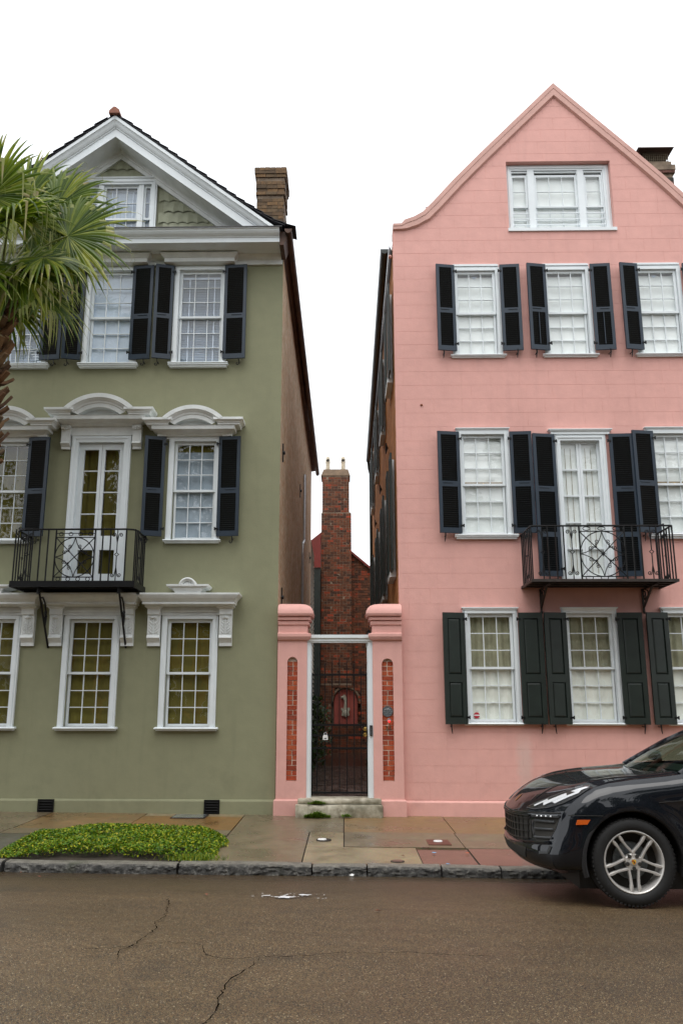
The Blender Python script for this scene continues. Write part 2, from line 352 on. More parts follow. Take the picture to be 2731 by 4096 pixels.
# ============================================================ ground, street, kerb, pavement
def zs(x, y): return .02*y - .006*x
_rp = [(3.7, -.185), (4.3, -.142), (5.0, -.102), (5.7, -.072), (7, -.035), (9, -.01), (13, 0), (14.5, -.03), (17.3, -.17), (60, -.17)]
def zr(x, y):
    q = -y
    for (a, za), (b, zb) in zip(_rp, _rp[1:]):
        if q <= b: return za+(zb-za)*(q-a)/(b-a) - .006*x
    return -.17
b = MB(); b.box(-200, 200, -200, 200, -.9, -.5); b.build('ground', M['soil'], kind='structure')
b = MB(); xs = [-40+.5*i for i in range(161)]; ys = [-3.72-.09*i for i in range(20)]+[-5.5-.35*i for i in range(34)]
vs = [(x, y, zr(x, y)+.006*math.sin(x*1.3+y*2.1)*math.sin(y*1.7)) for y in ys for x in xs]; n = len(xs)
b.add(vs, [(j*n+i, j*n+i+1, (j+1)*n+i+1, (j+1)*n+i) for j in range(len(ys)-1) for i in range(n-1)])
b.build('street', M['asphalt'], kind='structure', smooth=True)
# pavement: bedding sheet and single slabs
side = thing('sidewalk', (0, -1.8, -.1), None, None, kind='structure')
b = MB(); xs = [-40, -12, -6, 0, 6, 12, 40]; 
for x0, x1 in zip(xs, xs[1:]): b.add([(x0, .6, zs(x0, 0)-.014), (x1, .6, zs(x1, 0)-.014), (x1, -3.75, zs(x1, -3.75)-.014), (x0, -3.75, zs(x0, -3.75)-.014)], [(0, 3, 2, 1)])
b.build('bedding', M['soil'], side)
def slab(x0, x1, y0, y1, mt, sk=0, parent=side, dz=0):
    g = .007; t = random.uniform(-.004, .004)+dz; b = MB()
    q = [(x0+g+sk*.0, y0+g), (x1-g, y0+g), (x1-g, y1-g), (x0+g, y1-g)]
    top = [(x, y, zs(x, y)+t) for x, y in q]; bot = [(x, y, z-.06) for x, y, z in top]
    b.add(bot+top, [(0, 3, 2, 1), (4, 5, 6, 7), (0, 1, 5, 4), (1, 2, 6, 5), (2, 3, 7, 6), (3, 0, 4, 7)])
    b.build('paving_slab', M[mt], parent)
r1 = [-9.9, -8.5, -7.1, -5.72, -4.33, -2.917, -1.477, -.026, 1.41, 2.85, 4.3, 5.75, 7.2, 8.6, 10]
c1 = ['slab_tan', 'slab_ochre', 'slab_tan', 'slab_grey', 'slab_tan', 'slab_ochre', 'slab_grey', 'slab_tan', 'slab_tan', 'slab_ochre', 'slab_tan', 'slab_grey', 'slab_tan', 'slab_ochre']
b0 = -.02
for (a, c), mt in zip(zip(r1, r1[1:]), c1):
    if mt == 'slab_ochre' and c < 0:
        slab(a, c, -.30, .04, 'slab_pale'); slab(a, c, -1.55, -.30, mt)
    else: slab(a, c, -1.60, .04, mt)
slab(-9.9, -4.35, -2.7, -1.58, 'slab_grey'); slab(-9.9, -4.35, -3.72, -2.7, 'slab_dark'); slab(-4.35, -1.477, -1.98, -1.55, 'slab_grey'); slab(-4.35, -3.80, -3.72, -1.98, 'slab_dark')
slab(-1.47, -.463, -3.72, -1.60, 'slab_grey'); slab(-.463, -.022, -2.70, -1.60, 'slab_pale'); slab(-.022, 1.385, -2.70, -1.60, 'slab_grey'); slab(1.385, 2.85, -2.70, -1.60, 'slab_grey')
slab(-.463, .81, -3.72, -2.70, 'slab_pale'); slab(.81, 1.40, -3.72, -2.72, 'slab_red', dz=-.008); slab(1.40, 2.85, -3.72, -2.72, 'slab_red')
for i in range(5): slab(2.85+1.44*i, 4.29+1.44*i, -2.70, -1.60, 'slab_grey'); slab(2.85+1.44*i, 4.29+1.44*i, -3.72, -2.70, ('slab_red', 'slab_pale')[i % 2])
# granite kerb, stone by stone
kerb = thing('kerb', (0, -3.78, -.2), None, None, kind='structure')
kj = [-11.2, -9.3, -7.4, -5.5, -3.555, -1.73, -.35, .218, .98, 1.59, 3.3, 5.1, 6.9, 8.7, 10.5]
for ki, (a, c) in enumerate(zip(kj, kj[1:])):
    rk = random.Random(ki); g = .02 if c in (-3.555, -1.73) else .008; b = MB(); n = max(8, int((c-a)/.028)); a += g; c -= g
    rows = [(-3.86, -.34, .008)]+[(-3.862+.010*(q/8)**2, -.235+.0185*q, .012) for q in range(8)]+[(-3.85, -.093, .007), (-3.835, -.079, .005), (-3.80, -.072, .003), (-3.75, -.070, .003), (-3.69, -.070, .002)]
    ph = [rk.uniform(0, 9) for _ in range(4)]; lift = rk.uniform(-.006, .008)
    vs = []
    for (y, z, am) in rows:
        for i in range(n+1):
            x = a+(c-a)*i/n
            vs.append((x, y+am*(.35*math.sin(x*7+ph[0])+.9*rk.uniform(-1, 1)), z-.006*x+lift+am*.35*rk.uniform(-1, 1)+.003*math.sin(x*5+ph[1])))
    fs = [(j*(n+1)+i, j*(n+1)+i+1, (j+1)*(n+1)+i+1, (j+1)*(n+1)+i) for j in range(len(rows)-1) for i in range(n)]
    fs += [tuple(j*(n+1) for j in reversed(range(len(rows)))), tuple(j*(n+1)+n for j in range(len(rows)))]
    b.add(vs, fs); b.build('kerb_stone', M['granite'], kerb, smooth=True, ang=28)
# cracks in the asphalt (thin dark ribbons on the surface, painting the dark depth)
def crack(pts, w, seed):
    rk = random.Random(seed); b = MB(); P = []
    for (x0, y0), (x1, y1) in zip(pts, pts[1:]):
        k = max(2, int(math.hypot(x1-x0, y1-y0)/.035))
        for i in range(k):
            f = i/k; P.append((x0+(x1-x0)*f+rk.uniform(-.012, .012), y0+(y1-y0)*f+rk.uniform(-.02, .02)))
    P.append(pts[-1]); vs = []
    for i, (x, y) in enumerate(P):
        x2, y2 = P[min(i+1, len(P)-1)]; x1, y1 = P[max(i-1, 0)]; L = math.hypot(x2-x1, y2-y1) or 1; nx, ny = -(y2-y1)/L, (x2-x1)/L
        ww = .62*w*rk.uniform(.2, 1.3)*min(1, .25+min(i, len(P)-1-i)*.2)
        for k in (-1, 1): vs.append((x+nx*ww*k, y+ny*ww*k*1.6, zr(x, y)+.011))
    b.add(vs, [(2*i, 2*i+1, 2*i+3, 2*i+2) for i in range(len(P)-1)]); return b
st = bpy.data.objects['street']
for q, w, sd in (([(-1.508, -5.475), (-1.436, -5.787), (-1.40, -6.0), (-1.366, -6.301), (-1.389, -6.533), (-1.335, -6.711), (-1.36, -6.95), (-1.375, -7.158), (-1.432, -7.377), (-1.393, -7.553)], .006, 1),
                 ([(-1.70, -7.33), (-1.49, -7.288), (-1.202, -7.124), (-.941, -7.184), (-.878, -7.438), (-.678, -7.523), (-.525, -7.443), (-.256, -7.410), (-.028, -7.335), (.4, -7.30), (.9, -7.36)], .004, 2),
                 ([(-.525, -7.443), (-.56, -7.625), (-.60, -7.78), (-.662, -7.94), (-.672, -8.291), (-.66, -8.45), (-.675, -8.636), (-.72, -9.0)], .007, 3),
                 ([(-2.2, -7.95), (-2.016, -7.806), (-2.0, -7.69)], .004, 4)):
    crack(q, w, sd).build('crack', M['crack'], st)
# planting bed with ground cover
bed = thing('planting_bed', (-2.6, -2.8, -.06), 'low green ground cover planted in the pavement strip beside the kerb', 'planting bed')
def inbed(x, y):
    u = (x+2.62)/1.20; v = (y+2.80)/.93
    if y < -3.62: return False
    k = .22*math.sin(x*7)+.16*math.sin(y*9+x*4)+.12*math.sin(x*23+y*17)
    return abs(u)**(3.2 if v > 0 else 6)+abs(v)**(3.2 if v > 0 else 9) < 1+k*(1 if v > 0 else .4)
b = MB(); n = 40
for j in range(n):
    for i in range(n):
        pass
vs = []; 
for j in range(n+1):
    for i in range(n+1):
        x = -3.86+2.48*i/n; y = -3.69+1.85*j/n; e = max(0, 1-(abs((x+2.62)/1.22)**3+abs((y+2.80)/.95)**3))
        vs.append((x, y, zs(x, y)-.03+.045*min(1, e*2)+.015*math.sin(x*11)*math.sin(y*13)))
b.add(vs, [(j*(n+1)+i, j*(n+1)+i+1, (j+1)*(n+1)+i+1, (j+1)*(n+1)+i) for j in range(n) for i in range(n)])
b.build('soil_mound', M['soil'], bed, smooth=True)
b = MB(); k = 0; rk = random.Random(5)
while k < 22000:
    x = rk.uniform(-3.9, -1.35); y = rk.uniform(-3.64, -1.82)
    if not inbed(x, y): continue
    k += 1; e = max(0, 1-(abs((x+2.62)/1.25)**3+abs((y+2.80)/.98)**3)); hump = .03*math.sin(x*5.3+1)*math.sin(y*6.1)
    z = zs(x, y)+.005+(.135*min(1, e*1.8)+hump)*rk.random()**.35
    L = rk.uniform(.011, .023); a = rk.uniform(0, 6.283); t = rk.uniform(-.9, .9); d = Vector((math.cos(a), math.sin(a), t)).normalized(); s_ = d.cross(Vector((rk.uniform(-.8, .8), rk.uniform(-.8, .8), 1))).normalized()
    c = Vector((x, y, max(z, zs(x, y)+.01))); up = s_.cross(d)
    b.add([c-d*L, c+s_*L*.55+up*L*.15, c+d*L, c-s_*L*.55+up*L*.15], [(0, 1, 2, 3)])
for i in range(900):      # taller pale blades on the street corner
    x = rk.gauss(-1.62, .14); y = rk.gauss(-3.60, .07); a = rk.uniform(0, 6.28)
    if y < -3.68: continue
    h = rk.uniform(.03, .075); dx, dy = math.cos(a)*.035, math.sin(a)*.035; z = zs(x, y)
    b.add([(x-.003, y, z), (x+.003, y, z), (x+dx, y+dy, z+h)], [(0, 1, 2)])
b.build('ground_cover', M['cover'], bed, kind='stuff')
# small iron covers and litter
def cover(name, mt, loc, shape, label, cat):
    t = thing(name, loc, label, cat); return t
x, y = -.267, -2.249; z = zs(x, y)
t = thing('meter_cover', (x, y, z), 'round rusty meter cover with a pale cap in the middle of the pavement', 'meter cover', 'utility covers in the pavement')
b = MB(); b.lathe([(0, .012), (.085, .012), (.092, .006), (.094, -.01)], (x, y, z), 'z', 24); b.build('rim', M['rust_iron'], t)
b = MB(); b.lathe([(0, .022), (.05, .022), (.056, .012)], (x-.02, y-.03, z), 'z', 20); b.build('cap', M['whiteplastic'], t)
x, y = 1.11, -2.335; z = zs(x, y)
t = thing('meter_cover', (x, y, z), 'square rusty red meter cover with a round white lid near the car', 'meter cover', 'utility covers in the pavement')
b = MB(); b.box(x-.135, x+.135, y-.21, y+.21, z-.01, z+.008); b.build('plate', plain('rust_red_iron', (.11, .035, .022), .45, .3, 15, .3, 50), t)
b = MB(); b.lathe([(0, .018), (.05, .018), (.056, .008)], (x, y+.06, z), 'z', 20); b.build('cap', M['whiteplastic'], t)
x, y = .548, -3.55; z = zs(x, y)
t = thing('valve_cover', (x, y, z), 'small round brown valve cover in the pale slab by the kerb', 'valve cover', 'utility covers in the pavement')
b = MB(); b.lathe([(0, .010), (.058, .010), (.064, -.01)], (x, y, z), 'z', 20); b.build('lid', plain('brown_iron', (.13, .07, .05), .5, .2, 15), t)
b = MB(); b.lathe([(.064, .004), (.074, .004), (.076, -.01)], (x, y, z), 'z', 20); b.build('ring', M['rust_iron'], t)
x, y = -2.24, -.34; z = zs(x, y)
t = thing('access_plate', (x, y, z), 'wet steel access plate lying flat against the green house wall', 'access plate')
b = MB(); b.box(x-.225, x+.225, y-.19, y+.19, z-.01, z+.012); b.build('plate', plain('wet_steel_plate', (.30, .33, .35), .14, .25, 9, .1, 30, metal=.6), t)
b = MB(); b.frame(x-.245, x+.245, z-.01, z+.004, .02, y-.21, y+.21); b = MB(); b.box(x-.245, x+.245, y-.212, y-.193, z-.01, z+.007); b.box(x-.245, x+.245, y+.193, y+.212, z-.01, z+.007); b.box(x-.245, x-.228, y-.19, y+.19, z-.01, z+.007); b.box(x+.228, x+.245, y-.19, y+.19, z-.01, z+.007); b.build('rim', M['rust_iron'], t)
b = MB(); x, y = .053, -3.90; z = zr(x, y)
b.add([(x-.022, y-.01, z+.022), (x+.02, y-.014, z+.012), (x+.032, y+.014, z+.024), (x+.006, y+.016, z+.030), (x-.006, y, z+.010)], [(0, 4, 3), (4, 1, 3), (1, 2, 3)]); o = b.build('paper_scrap', M['whiteplastic']); tag(o, 'crumpled white paper scrap lying in the gutter', 'litter')
for x, y, r_, mt, lb in ((.99, -3.02, .026, (.10, .42, .72), 'light blue paint dab at the upper edge of the red slab'), (1.06, -3.74, .022, (.10, .42, .72), 'light blue paint dab on the kerb top below the red slab'), (1.36, -3.02, .022, (.62, .10, .02), 'orange paint dab at the corner of the red slab')):
    b = MB(); q = random.Random(int(x*100)); z = (zs(x, y)+.005 if y > -3.7 else -.058-.006*x)
    b.poly([(x+r_*(1+q.uniform(-.35, .35))*math.cos(6.283*k/11), y+.8*r_*(1+q.uniform(-.35, .35))*math.sin(6.283*k/11), z) for k in range(11)]); o = b.build('paint_mark', plain('mark_paint', mt, .7, .2, 60)); tag(o, lb, 'paint mark', 'utility paint marks on the pavement')
rk = random.Random(3); b = MB()
def blob(cx, cy, rx, ry, sd, n=22):
    q = random.Random(sd); P = []
    for i in range(n):
        a = 6.283*i/n; k = 1+q.uniform(-.35, .35); P.append((cx+rx*k*math.cos(a), cy+ry*k*math.sin(a)))
    return [(px, py, zr(px, py)+.0105) for px, py in P]
b.poly(blob(-.52, -5.40, .085, .045, 1)); b.poly(blob(-.36, -5.27, .05, .03, 2, 14)); b.poly(blob(-.68, -5.33, .04, .02, 4, 12))
for i in range(26): b.poly(blob(-.5+rk.gauss(0, .16), -5.30+rk.gauss(0, .07), rk.uniform(.004, .014), rk.uniform(.004, .012), 10+i, 7))
o = b.build('white_patch', plain('white_road_patch', (.70, .71, .72), .35, .1, 30)); tag(o, 'small white patch on the wet asphalt', 'paint splash', kind='stuff')  # flat white blots lying on the road surface
for i, (x, y) in enumerate(((-3.0, -4.35), (-1.2, -5.35), (.25, -6.0), (.62, -3.3), (1.9, -.9), (-3.3, -4.0))):
    b = MB(); z = (zr(x, y) if y < -3.9 else zs(x, y))+.014; a = random.uniform(0, 6); c, s_ = math.cos(a)*.03, math.sin(a)*.03
    b.add([(x-c, y-s_, z), (x+s_*.5, y-c*.5, z+.008), (x+c, y+s_, z+.004), (x-s_*.5, y+c*.5, z+.01)], [(0, 1, 2, 3)]); o = b.build('fallen_leaf', M['terracotta'])
    tag(o, 'tiny russet fallen leaf '+('in the gutter left of the planting bed', 'in the roadway near the white patch', 'in the roadway below the gate', 'on the kerb edge by the red slab', 'on the pavement near the pink wall', 'in the gutter below the planting bed')[i], 'leaf', 'fallen leaves on the wet ground')
# ============================================================ shared house parts
UPANE = MB(); UPANE.add([(-.5, 0, -.5), (.5, 0, -.5), (.5, 0, .5), (-.5, 0, .5)], [(0, 1, 2, 3)]); PANE = UPANE.mesh('pane', M['glass'])
def panes(parent, x0, x1, z0, z1, cols, rows, y, bar=.013):
    w = (x1-x0-bar*(cols-1))/cols; h = (z1-z0-bar*(rows-1))/rows
    for j in range(rows):
        for i in range(cols):
            inst('pane', PANE, (x0+w/2+i*(w+bar), y, z0+h/2+j*(h+bar)), parent, rot=(random.uniform(-.006, .006), 0, random.uniform(-.008, .008)), scale=(w+.012, 1, h+.012))
def sash(name, parent, x0, x1, z0, z1, cols, rows, y, st=.042, top=.045, bot=.05, t=.036, bar=.013, mt='white'):
    # x0..z1 is the outside of the sash
    b = MB(); b.frame(x0, x1, z0, z1, st, y, y+t, wt=top, wb=bot); gx0, gx1, gz0, gz1 = x0+st, x1-st, z0+bot, z1-top
    w = (gx1-gx0-bar*(cols-1))/cols; h = (gz1-gz0-bar*(rows-1))/rows
    for i in range(1, cols): b.box(gx0+i*w+(i-1)*bar, gx0+i*(w+bar), y+.004, y+t-.004, gz0, gz1)
    for j in range(1, rows):
        for i in range(cols):
            b.box(gx0+i*(w+bar), gx0+i*(w+bar)+w, y+.005, y+t-.005, gz0+j*h+(j-1)*bar, gz0+j*(h+bar))
    s_ = b.build(name, M[mt], parent); panes(parent, gx0, gx1, gz0, gz1, cols, rows, y+t*.55, bar); return s_
def drape(parent, x0, x1, z0, z1, y, mt, amp=.03, fr=9, name='curtain', seed=0, n=60, sag=0):
    rk = random.Random(seed); ph = rk.uniform(0, 6); b = MB(); vs = []
    for i in range(n+1):
        u = i/n; x = x0+(x1-x0)*u; d = amp*(math.sin(u*fr*6.283/2+ph)+.5*math.sin(u*fr*6.283*.83+ph*2))
        vs += [(x, y+d*.6, z1), (x, y+d, z0+sag*math.sin(u*3.14))]
    b.add(vs, [(2*i, 2*i+1, 2*i+3, 2*i+2) for i in range(n)]); return b.build(name, M[mt], parent, smooth=True)
def rollshade(parent, x0, x1, z0, z1, y, mt='shade', name='shade', wr=.006, seed=0):
    rk = random.Random(seed); b = MB(); n, k = 10, 14; vs = []
    for j in range(k+1):
        for i in range(n+1): vs.append((x0+(x1-x0)*i/n, y+wr*math.sin(j*1.9+rk.uniform(-.6, .6))+wr*.5*rk.uniform(-1, 1), z0+(z1-z0)*j/k))
    b.add(vs, [(j*(n+1)+i, j*(n+1)+i+1, (j+1)*(n+1)+i+1, (j+1)*(n+1)+i) for j in range(k) for i in range(n)]); return b.build(name, M[mt], parent, smooth=True)
def blinds(parent, x0, x1, z0, z1, y, pitch=.042, mt='blind', dy=.021, dz=.011):
    b = MB(); z = z0
    while z < z1:
        b.obox(((x0+x1)/2, y, z), ((x1-x0)/2, 0, 0), (0, dy, -dz), (0, .0006, .0013)); z += pitch
    b.box(x0, x1, y-.025, y+.025, z1, z1+.04)
    for q in (.2, .8): b.box(x0+(x1-x0)*q-.008, x0+(x1-x0)*q+.008, y-.026, y-.0245, z0, z1)
    return b.build('blind', M[mt], parent, kind='stuff')
def dh_window(house, cx, gz0, gz1, gw, zm, curtain=None, casing=.10, sill=(.10, .05), head=.0, cols=3, rows=3, label=None, mt='white', proud=.05, seed=0):
    # double hung window: gw x gz is the glass seen on the facade, zm the meeting rail
    st = .042; x0, x1 = cx-gw/2-st, cx+gw/2+st; zt = gz1+.045; zb = gz0-.052; b = MB()
    c = casing
    b.frame(x0-c, x1+c, zb-.02, zt+c, c-.004, -proud, .05, wb=.0); b.frame(x0-c+.03, x1+c-.03, zb-.02, zt+c-.03, c-.034, -proud-.012, -proud+.004, wb=.0)
    b.frame(x0-.004, x1+.004, zb-.02, zt+.004, .012, .05, .20)
    w = b.build('window', M[mt], house, label=label)
    sash('upper_sash', w, x0, x1, zm-.02, zt, cols, rows, .012, st, .045, .036)
    sash('lower_sash', w, x0, x1, zb, zm+.016, cols, rows, .050, st, .036, .052)
    b = MB(); sw, sp = sill; hw = gw/2+st+c+sw*.45; z1 = zb-.004
    b.crown(cx, [(proud+.02, z1-sp*1.0, hw-.03), (proud+.022, z1-sp*.62, hw-.028), (proud+.045, z1-sp*.55, hw-.005), (proud+.045, z1-sp*.30, hw-.004), (proud+.06, z1-.012, hw), (proud+.05, z1, hw-.008), (-.02, z1+.014, hw-.01)])
    b.build('sill', M[mt], w, fix=True)
    return w, (x0, x1, zb, zt)
SLAT = {}
HB = MB(); HB.box(-.028, .03, -.012, -.002, -.015, .015); HB.ext([(-.033, -.016), (-.015, -.016), (-.015, -.003), (-.033, -.003)], -.026, .026, 'z'); HINGE = HB.mesh('hinge', M['iron'])
def hinges(o, sgn, t, zz):
    for q in zz: h = bpy.data.objects.new('hinge', HINGE); COL.objects.link(h); h.parent = o; h.location = (0, -t/2, q); h.scale = (sgn, 1, 1)
def louver(house, x0, x1, z0, z1, hinge, ang, y=-.075, single=True, zmid=None, label=None, mt='shut_blue', rod=False):
    # louvred shutter hinged at x0 ('l') or x1 ('r'); ang = degrees the free edge stands off
    w = x1-x0; h = z1-z0; t = .034; st = .052; zm = (h*.45 if zmid is None else zmid-z0)
    b = MB(); b.frame(0, w, 0, h, st, -t/2, t/2, wt=.055, wb=.085); b.box(st, w-st, -t/2, t/2, zm-.045, zm+.045)
    b.box(w*.35, w*.8, -t/2-.010, -t/2-.001, zm+.012, zm+.026)
    bm_ = b; root = bm_.mesh('shutter', M[mt])
    o = bpy.data.objects.new('shutter', root); COL.objects.link(o); hx = x0 if hinge == 'l' else x1
    place(o, (hx, y, z0), house)
    sgn = 1 if hinge == 'l' else -1
    o.rotation_euler = (0, 0, -sgn*R(ang)) if sgn == 1 else (0, 0, R(ang))
    if sgn == -1:
        for v in root.vertices: v.co.x = -v.co.x
        root.flip_normals(); root.update()
    if label: o['label'] = label
    hinges(o, sgn, t, (.12, h-.12))
    sw = w-2*st; key = round(sw, 3)
    if key not in SLAT:
        s_ = MB(); s_.obox((0, 0, 0), (sw/2, 0, 0), (0, .013, -.016), (0, .0022, .0018)); SLAT[key] = s_.mesh('slat', M['slat_black'])
    zsl = [];  p = .0335
    for a0, a1 in ((.085, zm-.045), (zm+.045, h-.055)):
        n = int((a1-a0)/p)
        for i in range(n): zsl.append(a0+(a1-a0)*(i+.5)/n)
    xc = sgn*w/2
    if single:
        for q in zsl:
            s2 = bpy.data.objects.new('slat', SLAT[key]); COL.objects.link(s2); s2.parent = o; s2.location = (xc, 0, q)
    else:
        s_ = MB()
        for q in zsl: s_.obox((xc, 0, q), (sw/2, 0, 0), (0, .013, -.016), (0, .0022, .0018))
        so_ = bpy.data.objects.new('slats', s_.mesh('slats', M['slat_black'])); COL.objects.link(so_); so_.parent = o; so_['kind'] = 'stuff'
    if rod:
        s_ = MB(); s_.box(xc-.006, xc+.006, -.024, -.012, .10, zm-.06); ro = bpy.data.objects.new('tilt_rod', s_.mesh('tilt_rod', M[mt])); COL.objects.link(ro); ro.parent = o
    return o
def panel_shutter(house, x0, x1, z0, z1, hinge, ang, y=-.075, mt='shut_green'):
    w = x1-x0; h = z1-z0; t = .036; st = .07; zm = h*.405; b = MB()
    b.frame(0, w, 0, h, st, -t/2, t/2, wt=.09, wb=.10); b.box(st, w-st, -t/2, t/2, zm-.06, zm+.06)
    for a0, a1 in ((.10, zm-.06), (zm+.06, h-.09)):
        k = .028; f, bk = -t/2+.004, t/2-.004; xa, xb = st, w-st
        b.box(xa, xb, bk-.010, bk, a0, a1)
        b.add([(xa, bk-.010, a0), (xb, bk-.010, a0), (xb, bk-.010, a1), (xa, bk-.010, a1), (xa+k, f, a0+k), (xb-k, f, a0+k), (xb-k, f, a1-k), (xa+k, f, a1-k)], [(0, 1, 5, 4), (1, 2, 6, 5), (2, 3, 7, 6), (3, 0, 4, 7), (4, 5, 6, 7)])
    root = b.mesh('panel_shutter', M[mt]); o = bpy.data.objects.new('panel_shutter', root); COL.objects.link(o); hx = x0 if hinge == 'l' else x1
    place(o, (hx, y, z0), house); sgn = 1 if hinge == 'l' else -1; o.rotation_euler = (0, 0, -R(ang)*sgn)
    if sgn == -1:
        for v in root.vertices: v.co.x = -v.co.x
        root.flip_normals(); root.update()
    hinges(o, sgn, t, (.10, h-.10)); return o
def dog(house, x, z, style='s', sgn=1):
    b = MB(); b.tube([(x, 0, z+.01), (x, -.11, z+.005)], .008, 6)
    if style == 's': b.tube([(x-sgn*.01, -.11, z+.06), (x, -.112, z+.02), (x+sgn*.006, -.112, z-.03), (x-sgn*.01, -.112, z-.065), (x-sgn*.035, -.112, z-.06), (x-sgn*.04, -.112, z-.035), (x-sgn*.022, -.112, z-.03)], .008, 6)
    else: b.tube([(x, -.112, z+.06), (x+.003, -.112, z), (x-sgn*.006, -.112, z-.05), (x-sgn*.012, -.114, z-.095)], [.012, .010, .009, .005], 6)
    b.build('shutter_dog', M['iron'], house)
def wall_sheet(name, mats, outline, holes, y, depth, parent, reveal_mat=0, smooth=False):
    # front sheet with real openings: outline [(x,z)..], holes [(x0,x1,z0,z1)..], reveals run back by depth
    vs = []; es = []
    def loop(pts):
        n = len(vs); vs.extend(Vector(p) for p in pts); es.extend((n+i, n+(i+1) % len(pts)) for i in range(len(pts)))
    loop(outline)
    for x0, x1, z0, z1 in holes: loop([(x0, z0), (x1, z0), (x1, z1), (x0, z1)])
    r = geometry.delaunay_2d_cdt(vs, es, [], 0, 1e-5); V, F = r[0], r[2]
    def inside(px, pz):
        c = False; n = len(outline)
        for i in range(n):
            (xa, za), (xb, zb) = outline[i], outline[i-1]
            if (za > pz) != (zb > pz) and px < (xb-xa)*(pz-za)/(zb-za)+xa: c = not c
        return c
    fs = []
    for f in F:
        cx = sum(V[i].x for i in f)/len(f); cz = sum(V[i].y for i in f)/len(f)
        if inside(cx, cz) and not any(a < cx < c and e < cz < g for a, c, e, g in holes): fs.append(tuple(f))
    b = MB(); b.add([(v.x, y, v.y) for v in V], fs)
    for x0, x1, z0, z1 in holes:
        a = [(x0, z0), (x1, z0), (x1, z1), (x0, z1)]
        for i in range(4):
            p, q = a[i], a[(i+1) % 4]; b.add([(p[0], y, p[1]), (q[0], y, q[1]), (q[0], y+depth, q[1]), (p[0], y+depth, p[1])], [(0, 1, 2, 3)], reveal_mat)
    return b.build(name, mats, parent, fix=False)
def spiral(c, r0, turns, a0, dirn=1, n=22, rmin=.2):
    return [Vector((c[0]+r0*(1-(1-rmin)*i/n)*math.cos(a0+dirn*turns*6.283*i/n), 0, c[1]+r0*(1-(1-rmin)*i/n)*math.sin(a0+dirn*turns*6.283*i/n))) for i in range(n+1)]
def balcony(house, x0, x1, d, zr_, zf, zb, pan, lyres, side_lyre, ovals, label, floor_mats, corner=.0, step=.118):
    bal = empty_part('balcony', ((x0+x1)/2, -d/2, zb), house, label)
    y = -d; b = MB()                                                    # floor
    b.box(x0-.03, x1+.03, y-.035, y-.003, zb, zf); b.box(x0-.03, x0-.002, y-.003, 0, zb, zf); b.box(x1+.002, x1+.03, y-.003, 0, zb, zf)
    b.box(x0-.001, x1+.001, y-.002, -.001, zb+.02, zf-.012)
    for q in (.25, .5, .75): b.box(x0, x1, y*q-.012, y*q+.012, zb+.002, zb+.019)
    b.build('balcony_floor', floor_mats, bal)
    b = MB(); r = .014                                                  # top rail
    b.tube([(x0, -.01, zr_), (x0, y+corner+.02, zr_), (x0+corner*.3+.004, y+corner*.3+.004, zr_), (x0+corner+.02, y, zr_), (x1-corner-.02, y, zr_), (x1-corner*.3-.004, y+corner*.3+.004, zr_), (x1, y+corner+.02, zr_), (x1, -.01, zr_)], r, 8)
    b.build('handrail', M['iron'], bal)
    px0, px1, zt2, zb2 = pan; bars = []
    def rbar(p, q, rr=.009): bb = MB(); bb.bar(p, q, rr*2, rr*2, (0, 1, 0)); bb.build('baluster', M['iron'], bal)
    xx = px0-step
    fx = []
    while xx > x0+.05: fx.append(xx); xx -= step
    xx = px1+step
    while xx < x1-.05: fx.append(xx); xx += step
    fx += [x0, x1]
    for q in fx:
        ly = min((abs(q-l), l) for l in lyres)[1] if lyres else 99
        if abs(q-ly) < step*.55: continue
        rbar((q, y, zf), (q, y, zr_))
    for sx in (x0, x1):
        n = 6
        for i in range(1, n+1):
            yy = y*(1-i/(n+.6))
            if i == 3: continue
            rbar((sx, yy, zf), (sx, yy, zr_))
    def lyre(p, ax):
        bb = MB(); h = zr_-zf
        def P(u, w): return (p[0]+ax[0]*u, p[1]+ax[1]*u, zf+w)
        bb.tube([P(0, 0), P(0, h*.22)], .008, 6); bb.tube([P(0, h*.22), P(0, h*.47)], .008, 6); bb.tube([P(0, h*.55), P(0, h*.80)], .008, 6); bb.tube([P(0, h*.8), P(0, h)], .008, 6)
        q = .034
        bb.tube([P(0, h*.47), P(q*.35, h*.49), P(q, h*.51), P(q*.35, h*.53), P(0, h*.55), P(-q*.35, h*.53), P(-q, h*.51), P(-q*.35, h*.49)], .007, 5, closed=True)
        for zz, sg in ((h*.13, 1), (h*.87, -1)):
            for sd in (-1, 1):
                pts = [(0, sg*h*.14), (sd*.012, sg*h*.05), (sd*.03, sg*.0-sg*.035)]
                sp = spiral((sd*.052, -sg*.012), .032, 1.35, math.pi if sd > 0 else 0, sd*sg if True else 1, 18, .25)
                bb.tube([P(u, zz+w) for u, w in pts[:2]]+[P(v.x, zz+v.z) for v in sp], .0065, 5)
        bb.build('scroll_baluster', M['iron'], bal)
    for l in lyres: lyre((l, y), (1, 0))
    if side_lyre:
        for sx in (x0, x1): lyre((sx, y*(1-3/6.6)), (0, 1))
    # ornamental panel
    b = MB(); cx, cz = (px0+px1)/2, (zt2+zb2)/2; ra, rb = (px1-px0)/2, (zt2-zb2)/2; rad = min(ra, rb)
    for q in (px0, px1): b.bar((q, y, zf), (q, y, zr_), .020, .020, (0, 1, 0))
    for q in (zt2, zb2): b.bar((px0, y, q), (px1, y, q), .014, .016, (0, 1, 0))
    if not ovals: b.bar((px0, y, zt2+.062), (px1, y, zt2+.062), .010, .012, (0, 1, 0))
    T = lambda u, w: (cx+u*ra, y, cz+w*rb)
    b.tube([T(math.cos(a*6.283/40), math.sin(a*6.283/40)) for a in range(40)], .008, 6, closed=True)
    for sd in (-1, 1): b.tube([T(-1, -sd), T(1, sd)], .008, 6)
